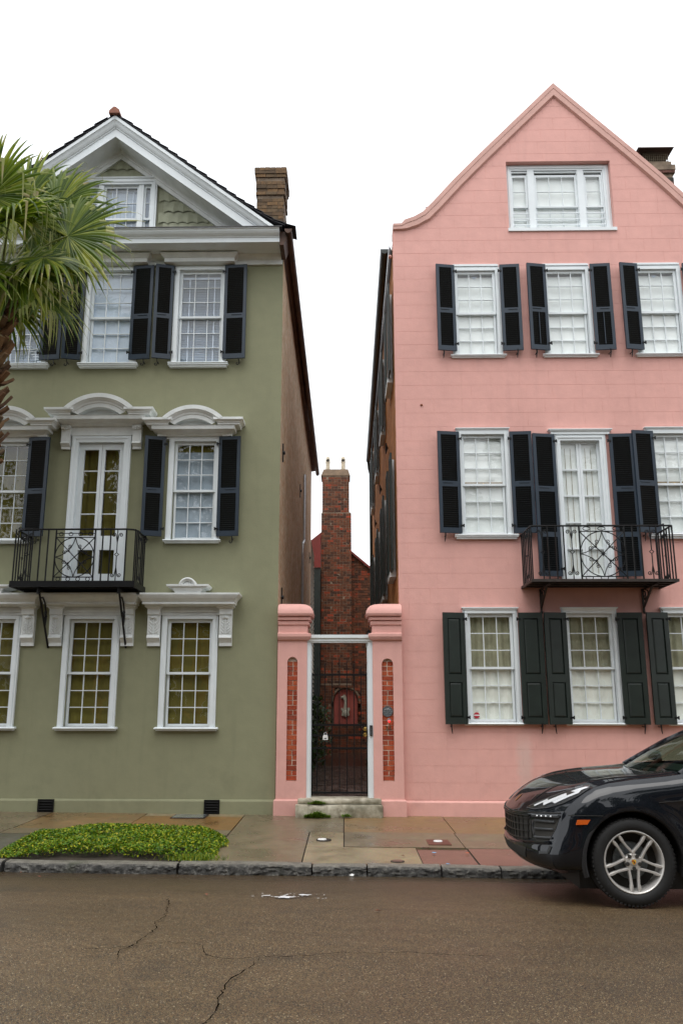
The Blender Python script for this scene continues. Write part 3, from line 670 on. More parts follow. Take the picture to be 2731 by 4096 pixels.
    cus = [(0, 1), (1, 0), (0, -1), (-1, 0)]
    for i in range(4):
        (ax, az), (bx, bz) = cus[i], cus[(i+1) % 4]; pts = []
        for k in range(13):
            t = k/12; f = .30; u = (1-t)**2*ax+2*t*(1-t)*(ax+bx)*f*.55+t*t*bx; w = (1-t)**2*az+2*t*(1-t)*(az+bz)*f*.55+t*t*bz; pts.append(T(u, w))
        b.tube(pts, .007, 5)
    for i in range(4):
        a = math.pi/4+i*math.pi/2
        for sd in (-1, 1):
            c_ = (.60*math.cos(a+sd*.34), .60*math.sin(a+sd*.34)); sp = spiral(c_, .105, 1.5, a-math.pi/2*sd, -sd if True else 1, 22, .18)
            b.tube([T(.20*math.cos(a), .20*math.sin(a)), T(.38*math.cos(a+sd*.03), .38*math.sin(a+sd*.03))]+[T(v.x, v.z) for v in sp], .0062, 5)
    b.build('scrollwork_panel', M['iron'], bal)
    b = MB(); n = 4 if not ovals else 3
    for zz, hh in (((zt2+zr_)/2+(0 if ovals else -.012), 1), ((zb2+zf)/2, 1)):
        for i in range(n):
            c_ = px0+(px1-px0)*(i+.5)/n; ex = .030 if not ovals else .055; ez = .026 if hh else .02
            b.tube([(c_+ex*math.cos(k*6.283/14), y, zz+ez*math.sin(k*6.283/14)) for k in range(14)], .006, 5, closed=True)
    b.build('ring_row', M['iron'], bal)
    if ovals:
        b = MB(); pts = []
        for k in range(16): q = .045 if k % 2 == 0 else .018; pts.append((cx+q*math.cos(k*6.283/16), cz+q*math.sin(k*6.283/16)))
        b.ext(pts, y-.014, y+.006, 'y'); b.build('star_boss', M['iron'], bal)
    return bal
BRK = MB(); BRK.box(-.5, .5, -.5, .5, -.5, .5); BRICK = {k: BRK.mesh('brick', M[k]) for k in ('brick_red', 'brick_brown', 'brick_alley', 'brick_dark', 'paver')}
def brick_field(parent, key, x0, x1, z0, z1, y, bl, bh, j=.009, t=.03, ok=None, limit=300, seed=0, axis='y', stuff_name='brickwork', head=True):
    # running courses of single bricks on a wall face (axis y: face looks to -y; axis x: face looks to +x)
    rk = random.Random(seed); rows = int((z1-z0)/bh); L = []
    for r_ in range(rows):
        z = z0+bh*(r_+.5); x = x0-(r_ % 2)*bl*.5-rk.uniform(0, .01); hd = head and r_ % 3 == 1
        while x < x1:
            w = (bl*.5 if hd else bl); a, c = max(x, x0), min(x+w-j, x1)
            if c-a > .025 and (ok is None or ok((a+c)/2, z)): L.append(((a+c)/2, z, c-a, bh-j))
            x += w
    if limit < len(L): rk.shuffle(L)
    for i, (x, z, w, h) in enumerate(L[:limit]):
        dy = rk.uniform(-.004, .004)
        if axis == 'y': inst('brick', BRICK[key], (x, y+dy, z), parent, rot=(rk.uniform(-.03, .03), rk.uniform(-.012, .012), rk.uniform(-.03, .03)), scale=(w, t, h))
        else: inst('brick', BRICK[key], (y+dy, x, z), parent, rot=(rk.uniform(-.012, .012), 0, rk.uniform(-.02, .02)), scale=(t, w, h))
    if len(L) > limit:
        b = MB()
        for (x, z, w, h) in L[limit:]:
            q = y+rk.uniform(-.004, .004)
            if axis == 'y': b.box(x-w/2, x+w/2, q-t/2, q+t/2, z-h/2, z+h/2)
            else: b.box(q-t/2, q+t/2, x-w/2, x+w/2, z-h/2, z+h/2)
        b.build(stuff_name, M[key], parent, kind='stuff')
    return len(L)
# ============================================================ sage green house
XG0, XG1, XC = -6.86, -1.045, -3.95  # house front positions: image pixels unprojected onto the wall plane offline, written as metres
gh = thing('green_house', (XC, 6, 0), 'sage green stucco house with white carved window hoods and a white gable', 'house')
GW = .705
gx = (-2.40, -3.925, -5.47)                                          # window axes
gw_ = .61
holes = []
for cx in gx: holes.append((cx-.35, cx+.35, 1.24, 2.90))
dcx = -3.965
holes.append((dcx-.395, dcx+.395, 3.38, 5.77))
for cx in (-2.425, -5.46): holes.append((cx-.34, cx+.34, 4.14, 5.79))
for cx in (-2.44, -3.95, -5.45): holes.append((cx-.37, cx+.37, 7.15, 8.88))
wall_sheet('wall', M['stucco_green'], [(XG0, -.05), (XG1, -.05), (XG1, 9.12), (XG0, 9.12)], holes, 0, .26, gh)
holes2 = [(-4.585, -3.305, 9.30, 10.585)]
wall_sheet('gable_wall', plain('sage_gable_board', (.245, .25, .165), .7, .08, 4), [(XG0, 9.12), (XG1, 9.12), (XG1, 9.16), (XC, 11.46), (XG0, 9.16)], holes2, .012, .25, gh)
b = MB(); b.add([(XG1, 0, -.05), (XG1, 12.46, -.05), (XG1, 12.46, 9.1), (XG1, 0, 9.1)], [(0, 1, 2, 3)]); b.build('side_wall', M['side_green'], gh)
b = MB(); b.add([(XG0, 0, -.05), (XG0, 12.46, -.05), (XG0, 12.46, 9.1), (XG0, 0, 9.1)], [(3, 2, 1, 0)])
b.add([(XG0, 12.46, -.05), (XG1, 12.46, -.05), (XG1, 12.46, 9.1), (XC, 12.46, 11.4), (XG0, 12.46, 9.1)], [(0, 4, 3, 2, 1)]); b.build('rear_wall', M['side_green'], gh)
b = MB(); b.ext([(0, -.05), (-.032, -.05), (-.032, .185), (-.020, .205), (0, .212)], XG0, XG1+.012, 'x'); b.build('plinth', M['stucco_green'], gh)
for x0, x1 in ((-4.56, -4.32), (-2.09, -1.86)):
    b = MB(); b.frame(x0, x1, .012, .21, .022, -.05, -.028); b.box(x0+.022, x1-.022, -.034, -.031, .03, .19)
    v = b.build('vent', M['iron'], gh)
    for k in range(4):
        b = MB(); b.obox(((x0+x1)/2, -.044, .055+.038*k), ((x1-x0)/2-.024, 0, 0), (0, .010, -.008), (0, .003, .003)); b.build('vent_slat', M['iron'], v)
# ground floor windows with bracketed hoods
def console(x, z0, z1, leaf=True, w=.098, y0=0):
    b = MB(); k = (z1-z0)
    pr = [(0, z1), (-.125, z1), (-.125, z1-.085*k/.56), (-.095, z1-.10*k/.56), (-.085, z0+.17*k/.56), (-.105, z0+.145*k/.56), (-.115, z0+.12*k/.56), (-.085, z0+.09*k/.56), (-.05, z0+.05*k/.56), (-.045, z0), (0, z0)]
    b.ext(pr, x-w, x+w, 'x'); c = b.build('bracket', M['white2'], gh, fix=True)
    if leaf:
        b = MB(); zt, zb = z1-.10, z0+.19
        b.sph((x, -.105, zt-.03), (.045, .03, .03), 8, 5); b.sph((x-.036, -.10, zt-.035), (.022, .022, .026), 6, 4); b.sph((x+.036, -.10, zt-.035), (.022, .022, .026), 6, 4)
        b.tube([(x, -.10, zt-.03), (x, -.098, zb)], [.012, .008], 6)
        for i in range(5):
            zz = zt-.075-i*(zt-zb-.09)/4.2
            for sd in (-1, 1):
                rot = Matrix.Rotation(sd*R(38), 3, 'Y'); b.sph((x+sd*(.030+.004*i), -.092, zz), (.013, .014, .040), 6, 4, rot=rot); b.sph((x+sd*(.055+.004*i), -.092, zz-.022), (.014, .013, .016), 6, 4)
        b.build('carved_leaf', M['white2'], c, smooth=True)
    return c
for i, cx in enumerate(gx):  # hood, bracket and cornice numbers below were scaled about the camera by their projection
    w, (x0, x1, zb, zt) = dh_window(gh, cx, 1.297, 2.828, gw_, 2.055, casing=.088, sill=(.11, .046), label=None, seed=i)
    drape(w, x0+.02, x1-.02, 1.26, 2.86, .125, 'drape', .009, 8, seed=i+3)
    b = MB(); b.box(cx-.46, cx+.46, -.055, -.001, 2.955, 3.06); b.box(cx-.44, cx+.44, -.085, -.055, 2.985, 3.005); b.box(cx-.455, cx+.455, -.075, -.056, 2.938, 2.952); b.build('frieze', M['white2'], gh)
    for sd in (-1, 1): console(cx+sd*.555, 2.462, 3.028)
    b = MB()
    for sd in (-1, 1): b.crown(cx+sd*.555, [(.13, 3.028, .102), (.145, 3.045, .115), (.165, 3.052, .135), (.165, 3.072, .135)])
    b.crown(cx, [(.02, 3.062, .62), (.19, 3.074, .665), (.265, 3.083, .705), (.275, 3.086, .71), (.275, 3.120, .71), (.29, 3.126, .715), (.30, 3.140, .72), (.325, 3.165, .735), (.352, 3.205, .775), (.36, 3.222, .79), (.36, 3.246, .79), (.30, 3.252, .75)])
    h = b.build('window_hood', M['white2'], gh, fix=True)
    if i != 1:
        b = MB(); b.crown(cx-.005, [(.20, 3.10, .165), (.278, 3.121, .165), (.278, 3.205, .165), (.30, 3.212, .172), (.31, 3.225, .178), (.335, 3.262, .20), (.350, 3.292, .225), (.355, 3.306, .23), (.355, 3.318, .23), (.37, 3.326, .29), (.385, 3.345, .315), (.385, 3.372, .325), (.30, 3.38, .30)])
        b.build('raised_centre', M['white2'], h, fix=True)
        b = MB(); a = [math.pi*k/14 for k in range(15)]; cz = 3.345
        rings = [(.078, .26), (.078, .375), (.094, .380), (.104, .392), (.118, .395), (.132, .385), (.134, .25)]
        vs = [(cx-.005+r*1.02*math.cos(t), -d, cz+r*math.sin(t)) for r, d in rings for t in a]
        b.add(vs, [(q*15+k, q*15+k+1, (q+1)*15+k+1, (q+1)*15+k) for q in range(len(rings)-1) for k in range(14)])
        b.add([(cx-.005+.08*math.cos(t), -.345, cz+.08*math.sin(t)) for t in a], [tuple(range(15))])
        for k in range(5):
            t = math.pi*(k+.5)/5; b.sph((cx-.005+.045*math.cos(t), -.352, cz+.012+.045*math.sin(t)), (.016, .014, .020), 6, 4)
        b.sph((cx-.005, -.355, cz+.02), (.022, .018, .022), 7, 4); b.build('crest', M['white2'], h, smooth=True, fix=False)
# second floor: french door and windows under arched pediments
def arched_hood(cx, z, hb, ht, ha, rise, tyh, tyr):
    b = MB()
    b.crown(cx, [(.06, z-.07, hb-.13), (.10, z-.062, hb-.12), (.13, z-.035, hb-.10), (.20, z-.012, hb-.04), (.265, z, hb), (.275, z+.056, hb+.002), (.285, z+.062, hb+.006), (.20, z+.066, hb-.02)])
    z1 = z+.064; pr = [(.27, -.004, .0), (.292, .002, .004), (.292, .026, .006), (.306, .032, .012), (.312, .046, .02), (.335, .058, .04), (.345, .066, .05), (.352, .070, .062), (.352, .108, .066), (.26, .112, .05)]
    for sd in (-1, 1):
        inner = ha-.085; outer = ht-.066; mid = (inner+outer)/2; hw = (outer-inner)/2
        b.crown(cx+sd*mid, [(d, z1+q, hw+(o if True else 0)) for d, q, o in pr])
    h = b.build('window_hood', M['white2'], gh, fix=True)
    n = 28; levels = [(0, .10), (0, .292), (.30, .294), (.34, .306), (.46, .312), (.56, .333), (.64, .345), (.68, .358), (1.0, .358), (1.0, .10)]; b = MB(); vs = []
    def arc(half, rs, base, k):
        Rr = (half*half+rs*rs)/(2*rs); t0 = math.asin(half/Rr); t = -t0+2*t0*k/n; return cx+Rr*math.sin(t), base+rs-Rr+Rr*math.cos(t)
    for s_, d in levels:
        for k in range(n+1):
            xi, zi = arc(tyh, tyr, z1, k); xo, zo = arc(ha, rise, z1+.108, k); vs.append((xi+(xo-xi)*s_, -d, zi+(zo-zi)*s_))
    b.add(vs, [(q*(n+1)+k, q*(n+1)+k+1, (q+1)*(n+1)+k+1, (q+1)*(n+1)+k) for q in range(len(levels)-1) for k in range(n)]); b.build('arch_moulding', M['white2'], h)
    b = MB(); b.add([(arc(tyh, tyr, z1, k)[0], -.16, arc(tyh, tyr, z1, k)[1]) for k in range(n+1)], [tuple(range(n+1))]); b.build('tympanum', M['white2'], h)
    return h
arched_hood(dcx, 6.088, .742, .885, .56, .235, .345, .125)
for cx in (-2.437, -5.46): arched_hood(cx, 5.908, .668, .81, .485, .205, .30, .105)
for sd in (-1, 1):
    c = console(dcx+sd*.583, 5.645, 6.028, False, .073); b = MB()
    for k in range(5): b.sph((dcx+sd*.583+.03*math.cos(k*1.257+.3), -.128, 5.985+.026*math.sin(k*1.257+.3)), (.016, .010, .014), 6, 4)
    b.sph((dcx+sd*.583, -.13, 5.985), (.012, .014, .012), 6, 4); b.build('rosette', M['white2'], c, smooth=True)
    for cx in (-2.437, -5.46): (lambda q: (q.box(cx+sd*.53-.075, cx+sd*.53+.075, -.115, -.001, 5.838, 5.90), q.build('bracket', M['white2'], gh)))(MB())
b = MB(); b.box(dcx-.51, dcx+.51, -.05, -.001, 5.885, 6.03); b.box(dcx-.49, dcx+.49, -.07, -.05, 5.868, 5.884); b.build('frieze', M['white2'], gh)
for cx in (-2.437, -5.46): b = MB(); b.box(cx-.47, cx+.47, -.045, -.001, 5.80, 5.85); b.box(cx-.45, cx+.45, -.065, -.045, 5.81, 5.828); b.build('frieze', M['white2'], gh)
b = MB(); b.frame(dcx-.485, dcx+.485, 3.37, 5.872, .11, -.055, .06, wb=0); b.frame(dcx-.46, dcx+.46, 3.37, 5.845, .03, -.068, -.054, wb=0)
door = b.build('balcony_door', M['white'], gh)
for sd in (-1, 1):
    x0, x1 = (dcx-.373, dcx-.003) if sd < 0 else (dcx+.003, dcx+.373); b = MB(); st = .088 if True else 0; y, t = .03, .045
    L, Rr = (.085, .045) if sd < 0 else (.045, .085)
    L, Rr = (.083, .05) if sd < 0 else (.05, .083)
    b.box(x0, x0+L, y, y+t, 3.40, 5.755); b.box(x1-Rr, x1, y, y+t, 3.40, 5.755)
    for z0, z1 in ((3.40, 3.60), (3.985, 4.215), (5.655, 5.755)): b.box(x0+L, x1-Rr, y, y+t, z0, z1)
    for k in (1, 2, 3): z = 4.215+1.44*k/4; b.box(x0+L, x1-Rr, y+.006, y+t-.006, z-.008, z+.008)
    lf = b.build('door_leaf', M['white'], door); panes(lf, x0+L, x1-Rr, 4.215, 5.655, 1, 4, y+.022); panes(lf, x0+L, x1-Rr, 3.60, 3.985, 1, 1, y+.022)
    b = MB(); b.box(x0+(.004 if sd < 0 else .36), x0+(.011 if sd < 0 else .366), y-.008, y+.004, 5.45, 5.56); b.build('hinge', M['white'], lf)
    drape(lf, x0+.03, x1-.03, 3.45, 5.74, .20 if sd < 0 else .19, 'drape', .012, 5, seed=20+sd)
for k, cx in enumerate((-2.425, -5.46)):
    w, (x0, x1, zb, zt) = dh_window(gh, cx, 4.185, 5.722, .595, 4.95, casing=.088, sill=(.07, .05), seed=30+k)
    if k == 0: rollshade(w, x0, x1, 4.16, 5.62, .092, 'blueshade', 'shade', .004, 3); drape(w, x0, x1, 5.5, 5.74, .118, 'drape', .012, 7, 'valance')
    else: drape(w, x0, x1, 4.16, 5.74, .18, 'drape', .012, 7, seed=41)
for (x0, x1, hg, an) in ((-3.235, -2.905, 'r', 16), (-2.035, -1.68, 'l', 6), (-5.14, -4.785, 'l', 7)): louver(gh, x0, x1, 4.18, 5.83, hg, an, single=(x0 > -3.3)); dog(gh, x1-.10 if hg == 'l' else x0+.10, 4.13, 's', 1)
# third floor
for k, cx in enumerate((-2.437, -3.948, -5.44)):
    w, (x0, x1, zb, zt) = dh_window(gh, cx, 7.195, 8.80, .65, 7.998, casing=.088, sill=(.11, .075), seed=50+k)
    if k == 1: rollshade(w, x0, x1, 7.17, 8.82, .092, 'blind', 'shade', .002, 3)
    else: blinds(w, x0+.01, x1-.01, 7.18, 8.74, .112, .046)
for (x0, x1, hg, an, sg) in ((-3.235+.025, -2.90, 'r', 14, 1), (-2.03, -1.65, 'l', 5, 1), (-3.60, -3.24, 'l', 5, 0), (-4.72, -4.415, 'r', 14, 0), (-5.10, -4.745, 'l', 6, 0)): louver(gh, x0, x1, 7.195, 8.91, hg, an, single=False); dog(gh, x1-.10 if hg == 'l' else x0+.10, 7.14, 's', 1)
# main cornice and frieze
b = MB(); b.box(XG0, XG1-.012, -.045, -.002, 8.945, 9.025); b.ext([(0, 9.025), (-.06, 9.025), (-.075, 9.04), (-.09, 9.045), (-.14, 9.098), (0, 9.098)], XG0, XG1-.03, 'x'); b.build('frieze', M['white2'], gh)
for cx in (-2.46, -3.95, -5.44):
    b = MB(); b.crown(cx, [(.05, 8.93, .58), (.185, 8.935, .60), (.185, 9.002, .60), (.20, 9.008, .61), (.225, 9.035, .635), (.25, 9.06, .66), (.25, 9.075, .66), (.2, 9.097, .64)]); b.build('window_cap', M['white2'], gh, fix=True)
b = MB(); b.ext([(0, 9.10), (-.50, 9.10), (-.50, 9.178), (-.515, 9.182), (-.52, 9.196), (-.545, 9.205), (-.575, 9.225), (-.60, 9.255), (-.612, 9.282), (-.63, 9.286), (-.63, 9.303), (0, 9.40)], XG0, XG1-.03, 'x'); b.build('cornice', M['white'], gh)
b = MB(); b.ext([(-.645, 9.298), (-.645, 9.312), (0, 9.412), (0, 9.40)], XG0, XG1+.02, 'x'); b.build('cornice_flashing', M['flash'], gh)
# raking cornice of the pediment
def rake(name, prof, mt, zcut=9.315, y0=0):
    # prof = [(projection, height above the soffit line)]
    b = MB(); vs = []; sl = .778
    for d, h in prof:
        L = (11.175+h-zcut)/sl; vs += [(XC-L, -d, zcut), (XC, -d, 11.175+h), (XC+L, -d, zcut)]
    fs = []
    for i in range(len(prof)-1):
        for k in range(2): fs.append((3*i+k, 3*i+k+1, 3*i+4+k, 3*i+3+k))
    b.add(vs, fs); return b.build(name, M[mt], gh, fix=False)
rake('raking_frieze', [(0, -.135), (.05, -.135), (.055, -.06), (.07, -.05), (.075, -.03), (.11, -.005), (.12, 0)], 'white2')
rake('raking_soffit', [(0, -.0), (.47, 0.0)], 'white2')
rake('raking_cornice', [(.465, 0), (.47, .0), (.47, .15), (.488, .157), (.49, .175), (.51, .185), (.53, .215), (.545, .25), (.56, .275), (.575, .28), (.575, .345), (.0, .37)], 'white')
# roof with slate edge, flared at the eaves
b = MB(); sl = .778; z0 = 11.175+.365; vs = []
pr = [(0, z0), (2.2, z0-sl*2.2), (2.75, z0-sl*2.75+.05), (2.97, z0-sl*2.97+.125)]
for y in (-.582, 12.9):
    for sd in (-1, 1):
        for x, z in pr: vs.append((XC+sd*x, y, z+.014))
        for x, z in pr: vs.append((XC+sd*x, y, z))
n = 4
for s_ in range(2):
    o1 = s_*8; o2 = 16+s_*8
    for k in range(3): b.add([], [])
fs = []
for s_ in range(2):
    f0, k0 = s_*8, 16+s_*8
    for k in range(3): fs += [(f0+k, f0+k+1, k0+k+1, k0+k), (f0+4+k, k0+4+k, k0+5+k, f0+5+k), (f0+k, f0+4+k, f0+5+k, f0+k+1), (k0+k, k0+k+1, k0+5+k, k0+4+k)]
    fs += [(f0+3, f0+7, k0+7, k0+3)]
b.add(vs, fs); roof = b.build('roof', M['slate'], gh)
rk = random.Random(2)
for sd in (-1, 1):
    x = .12
    while x < 2.95:
        L = rk.uniform(.15, .19); za = z0-sl*x+.014+(0 if x < 2.2 else (.05*(x-2.2)/.55 if x < 2.75 else .05+.11*(x-2.75)/.3)); zb_ = z0-sl*(x+L)+.014+(0 if x+L < 2.2 else (.05*(x+L-2.2)/.55 if x+L < 2.75 else .05+.11*(x+L-2.75)/.3))
        b = MB(); xa, xb = XC+sd*x, XC+sd*(x+L+.035); t = .006
        b.add([(xa, -.605, za), (xb, -.605, zb_+.007), (xb, -.18, zb_+.007), (xa, -.18, za), (xa, -.605, za+t), (xb, -.605, zb_+.007+t), (xb, -.18, zb_+.007+t), (xa, -.18, za+t)], [(0, 3, 2, 1), (4, 5, 6, 7), (0, 1, 5, 4), (1, 2, 6, 5), (2, 3, 7, 6), (3, 0, 4, 7)])
        b.build('slate', M['slate'], roof); x += L
b = MB(); b.ext([(XC-.095, z0-.02), (XC-.085, z0+.035), (XC-.015, z0+.105), (XC+.02, z0+.10), (XC+.085, z0+.045), (XC+.095, z0-.02)], -.64, -.28, 'y'); b.build('ridge_tile', M['terracotta'], roof)
# gable shingles: overlapping pointed shingles cut by the frieze
SH = MB(); w, h = .172, .235
SH.add([(-w/2, -.004, h), (w/2, -.004, h), (-w/2, -.030, 0), (w/2, -.030, 0), (-w*.3, -.018, .028), (0, -.012, .046), (w*.3, -.018, .028), (0, -.004, h*.8), (-w/2, -.020, h*.62), (w/2, -.020, h*.62)],
       [(0, 8, 7), (0, 7, 1), (1, 7, 9), (8, 2, 4), (8, 4, 7), (4, 5, 7), (5, 6, 7), (6, 9, 7), (6, 3, 9)])
SHM = SH.mesh('shingle', plain('sage_shingle_paint', (.27, .28, .19), .6, .1, 5))
for j in range(9):
    z = 9.335+.213*j
    for i in range(-14, 15):
        x = XC+.02+i*.172+(.0 if j % 2 else .086); lim = (11.10-z-.02)/.778
        if abs(x-XC) > lim or (-4.69 < x < -3.20 and z < 10.60): continue
        inst('shingle', SHM, (x, .006-.004*(j % 2), z), gh)
# attic window, three lights
b = MB(); x0, x1 = -4.61, -3.28; b.frame(x0, x1, 9.28, 10.63, .10, -.05, .06, wb=0); b.frame(x0+.03, x1-.03, 9.28, 10.60, .03, -.064, -.049, wb=0); b.crown(-3.945, [(.05, 10.63, .675), (.07, 10.645, .69), (.075, 10.665, .695), (.03, 10.67, .69)])
for q in (-4.27, -3.565): b.box(q-.045, q+.045, -.03, .06, 9.28, 10.53)
aw = b.build('attic_window', M['white'], gh)
for xa, xb, cols in ((-4.51, -4.315, 1), (-4.225, -3.61, 3), (-3.52, -3.38, 1)):
    sash('upper_sash', aw, xa, xb, 9.86, 10.53, cols, 2, .01, .035, .045, .035); sash('lower_sash', aw, xa, xb, 9.27, 9.895, cols, 2, .05, .035, .03, .05); blinds(aw, xa, xb, 9.27, 10.46, .115, .066, dy=.012, dz=.026)
# balcony with its braces
bal = balcony(gh, -4.985, -3.165, .67, 4.17, 3.377, 3.285, (-4.372, -3.777, 4.045, 3.437), (-3.437, -4.80), True, False, None, M['iron'], corner=.12)
for x in (-4.60, -3.39):
    b = MB(); b.tube([(x, -.005, 2.44), (x, -.60, 3.27)], .017, 8); b.tube([(x, -.60, 3.30), (x, -.60, 3.20)], .028, 8); b.bar((x, -.01, 3.27), (x, -.62, 3.27), .03, .025)
    pts = [(x, -.50, 3.14), (x, -.40, 3.17), (x, -.29, 3.10), (x, -.22, 2.98), (x, -.19, 2.86), (x, -.215, 2.76), (x, -.25, 2.80), (x, -.24, 2.87), (x, -.20, 2.92), (x, -.17, 2.90)]
    b.tube(pts, .014, 6); b.tube([(x, -.22+.035*math.cos(k*.7), 2.95+.04*math.sin(k*.7)) for k in range(9)], .012, 6)
    b.build('brace', M['iron'], bal)
# gutter, conduit and tie plates on the alley side
def gutter(house, a, c, r, mt, nm='gutter'):
    b = MB(); n = 30; vs = []
    for i in range(n+1):
        f = i/n; p = Vector(a).lerp(Vector(c), f)
        for k in range(9): t = math.pi+math.pi*k/8; vs.append((p.x+r*math.cos(t), p.y, p.z+r*1.2*math.sin(t)))
        for k in range(9): t = 2*math.pi-math.pi*k/8; vs.append((p.x+(r-.008)*math.cos(t), p.y, p.z+(r-.008)*1.2*math.sin(t)))
    b.add(vs, [(i*18+k, i*18+(k+1) % 18, (i+1)*18+(k+1) % 18, (i+1)*18+k) for i in range(n) for k in range(18)]); b.add([vs[k] for k in range(9)], [tuple(range(9))])
    return b.build(nm, M[mt], house)
g = gutter(gh, (-.925, -.60, 9.28), (-.86, 12.7, 8.86), .062, 'copper')
for i in range(9):
    f = (i+.6)/9.2; p = Vector((-.925, -.60, 9.28)).lerp(Vector((-.86, 12.7, 8.86)), f); b = MB(); b.bar((p.x-.15, p.y, p.z+.02), (p.x+.06, p.y, p.z-.075), .03, .012); b.build('gutter_strap', M['flash'], g)
b = MB(); b.add([(-1.05, -.45, 9.10), (-.95, -.45, 9.26), (-.90, 12.7, 8.95), (-1.05, 12.7, 8.92)], [(0, 1, 2, 3)]); b.ext([(XG1-.03, 9.05), (XG1+.04, 9.05), (XG1+.11, 9.22), (XG1+.11, 9.29), (XG1-.03, 9.29)], -.49, -.01, 'y'); b.build('eaves_board', M['copper'], gh)
b = MB(); b.tube([(-1.015, 6.9, -.05), (-1.015, 6.9, 5.2), (-1.015, 6.95, 5.45), (-.99, 7.2, 5.6), (-1.0, 7.35, 7.3)], .035, 8); b.build('downpipe', M['silver'], gh)
for y, z in ((.45, 5.72), (5.9, 6.5), (8.0, 6.1), (11.3, 5.9), (.6, 3.3)):
    b = MB(); b.box(XG1, XG1+.02, y-.02, y+.02, z-.16, z+.16); b.box(XG1, XG1+.02, y-.14, y+.14, z-.02, z+.02) if False else None; b.lathe([(0, .05), (.03, .045), (.035, 0)], (XG1, y, z), 'x', 8); b.build('tie_plate', M['iron'], gh)
# corbelled chimney at the eaves
def chimney(house, x0, x1, y0, y1, z0, tiers, key, bh, bl, seed):
    b = MB(); z = z0
    for zt, o in tiers: b.box(x0-o+.012, x1+o-.012, y0-o+.012, y1+o-.012, z, zt-.004); z = zt
    c = b.build('chimney', M['mortar_dark'], house); z = z0; k = 0
    for zt, o in tiers:
        n = max(1, round((zt-z)/bh))
        brick_field(c, key, x0-o, x1+o, z, z+n*bh, y0-o+.012, bl, (zt-z)/n, .008, .03, None, 300, seed+k)
        brick_field(c, key, y0-o+.02, y1+o, z, z+n*bh, x1+o-.012, bl, (zt-z)/n, .008, .03, None, 300, seed+k+50, axis='x')
        brick_field(c, key, y0-o+.02, y1+o, z, z+n*bh, x0-o+.012, bl, (zt-z)/n, .008, .03, None, 300, seed+k+90, axis='x')
        z = zt; k += 1
    return c
ch = chimney(gh, -1.70, -1.17, 1.5, 2.2, 9.6, [(11.32, 0), (11.39, .02), (11.46, .0), (11.70, .018), (11.77, .032), (11.91, .05)], 'brick_brown', .074, .21, 5)
# ============================================================ pink house
XP0, XP1, XPC = .845, 6.67, 3.757
ph = thing('pink_house', (XPC, 6, 0), 'pink stucco house with a curved gable, dark shutters and white sash windows', 'house')
gl = [(.845, 9.60), (1.0, 9.605), (1.09, 9.62), (1.28, 9.69), (1.472, 9.805), (1.667, 10.015), (2.061, 10.475), (2.54, 10.99), (3.757, 12.26)]
gable = gl+[(2*XPC-x, z) for x, z in reversed(gl[:-1])]
def gz(x):
    for (xa, za), (xb, zb) in zip(gable, gable[1:]):
        if xa <= x <= xb: return za+(zb-za)*(x-xa)/(xb-xa)
    return 9.6
px = (2.23, 3.75, 5.27); holes = []
for cx in px: holes += [(cx-.36, cx+.36, 1.31, 2.99), (cx-.365, cx+.365, 7.27, 8.83)]
for cx in (px[0], px[2]): holes.append((cx-.36, cx+.36, 4.21, 5.90))
pdx = 3.79; holes.append((pdx-.375, pdx+.375, 3.44, 5.84))
holes.append((2.85, 4.665, 9.56, 10.93))
wall_sheet('wall', M['stucco_pink'], [(XP1, -.06), (XP1, 9.6)]+list(reversed(gable))[1:-1]+[(XP0, 9.6), (XP0, -.06)], holes, .0028, .24, ph)
# scored stucco blocks: real shallow joints
b = MB(); rows = []; z = .216
while z < 12.3: rows.append((z, z+.2415)); z += .2415
rk = random.Random(4)
def sub(rects, h):
    out = []
    for x0, x1, z0, z1 in rects:
        a, c, e, g = h
        if c <= x0 or a >= x1 or g <= z0 or e >= z1: out.append((x0, x1, z0, z1)); continue
        if a > x0: out.append((x0, a, z0, z1))
        if c < x1: out.append((c, x1, z0, z1))
        xa, xb = max(a, x0), min(c, x1)
        if e > z0: out.append((xa, xb, z0, e))
        if g < z1: out.append((xa, xb, g, z1))
    return out
for j, (z0, z1) in enumerate(rows):
    x = XP0-(j % 2)*.22-rk.uniform(0, .12); g = .0017
    while x < XP1:
        L = .455+rk.uniform(-.03, .03); xa, xb = max(x+g, XP0), min(x+L-g, XP1); x += L
        if xb-xa < .02: continue
        rs = [(xa, xb, z0+g, z1-g)]
        for h in holes: rs = sub(rs, h)
        for (p, q, e, f) in rs:
            if q-p < .004 or f-e < .004: continue
            n = 6 if f > 9.55 else 1; top = []
            for i in range(n+1): xx = p+(q-p)*i/n; top.append((xx, min(f, gz(min(max(xx, XP0), XP1))-.005)))
            if max(t for _, t in top) <= e+.002: continue
            for i in range(n):
                (ua, ta), (ub, tb) = top[i], top[i+1]; ta = max(ta, e); tb = max(tb, e)
                if ta-e < .001 and tb-e < .001: continue
                b.add([(ua, 0, e), (ub, 0, e), (ub, 0, tb), (ua, 0, ta)], [(0, 1, 2, 3)])
            for (A, B) in (((p, e), (q, e)), ((q, e), (q, f)), ((q, f), (p, f)), ((p, f), (p, e))):
                if f > 9.5 and max(A[1], B[1]) > gz(A[0]): continue
                b.add([(A[0], 0, A[1]), (B[0], 0, B[1]), (B[0], .0035, B[1]), (A[0], .0035, A[1])], [(3, 2, 1, 0)])
b.build('scored_stucco', M['stucco_pink'], ph, kind='stuff')
b = MB(); b.add([(XP0, .01, -.06), (XP0, 13, -.06), (XP0, 13, 9.5), (XP0, .01, 9.5)], [(3, 2, 1, 0)]); b.build('side_wall', M['side_pink'], ph)
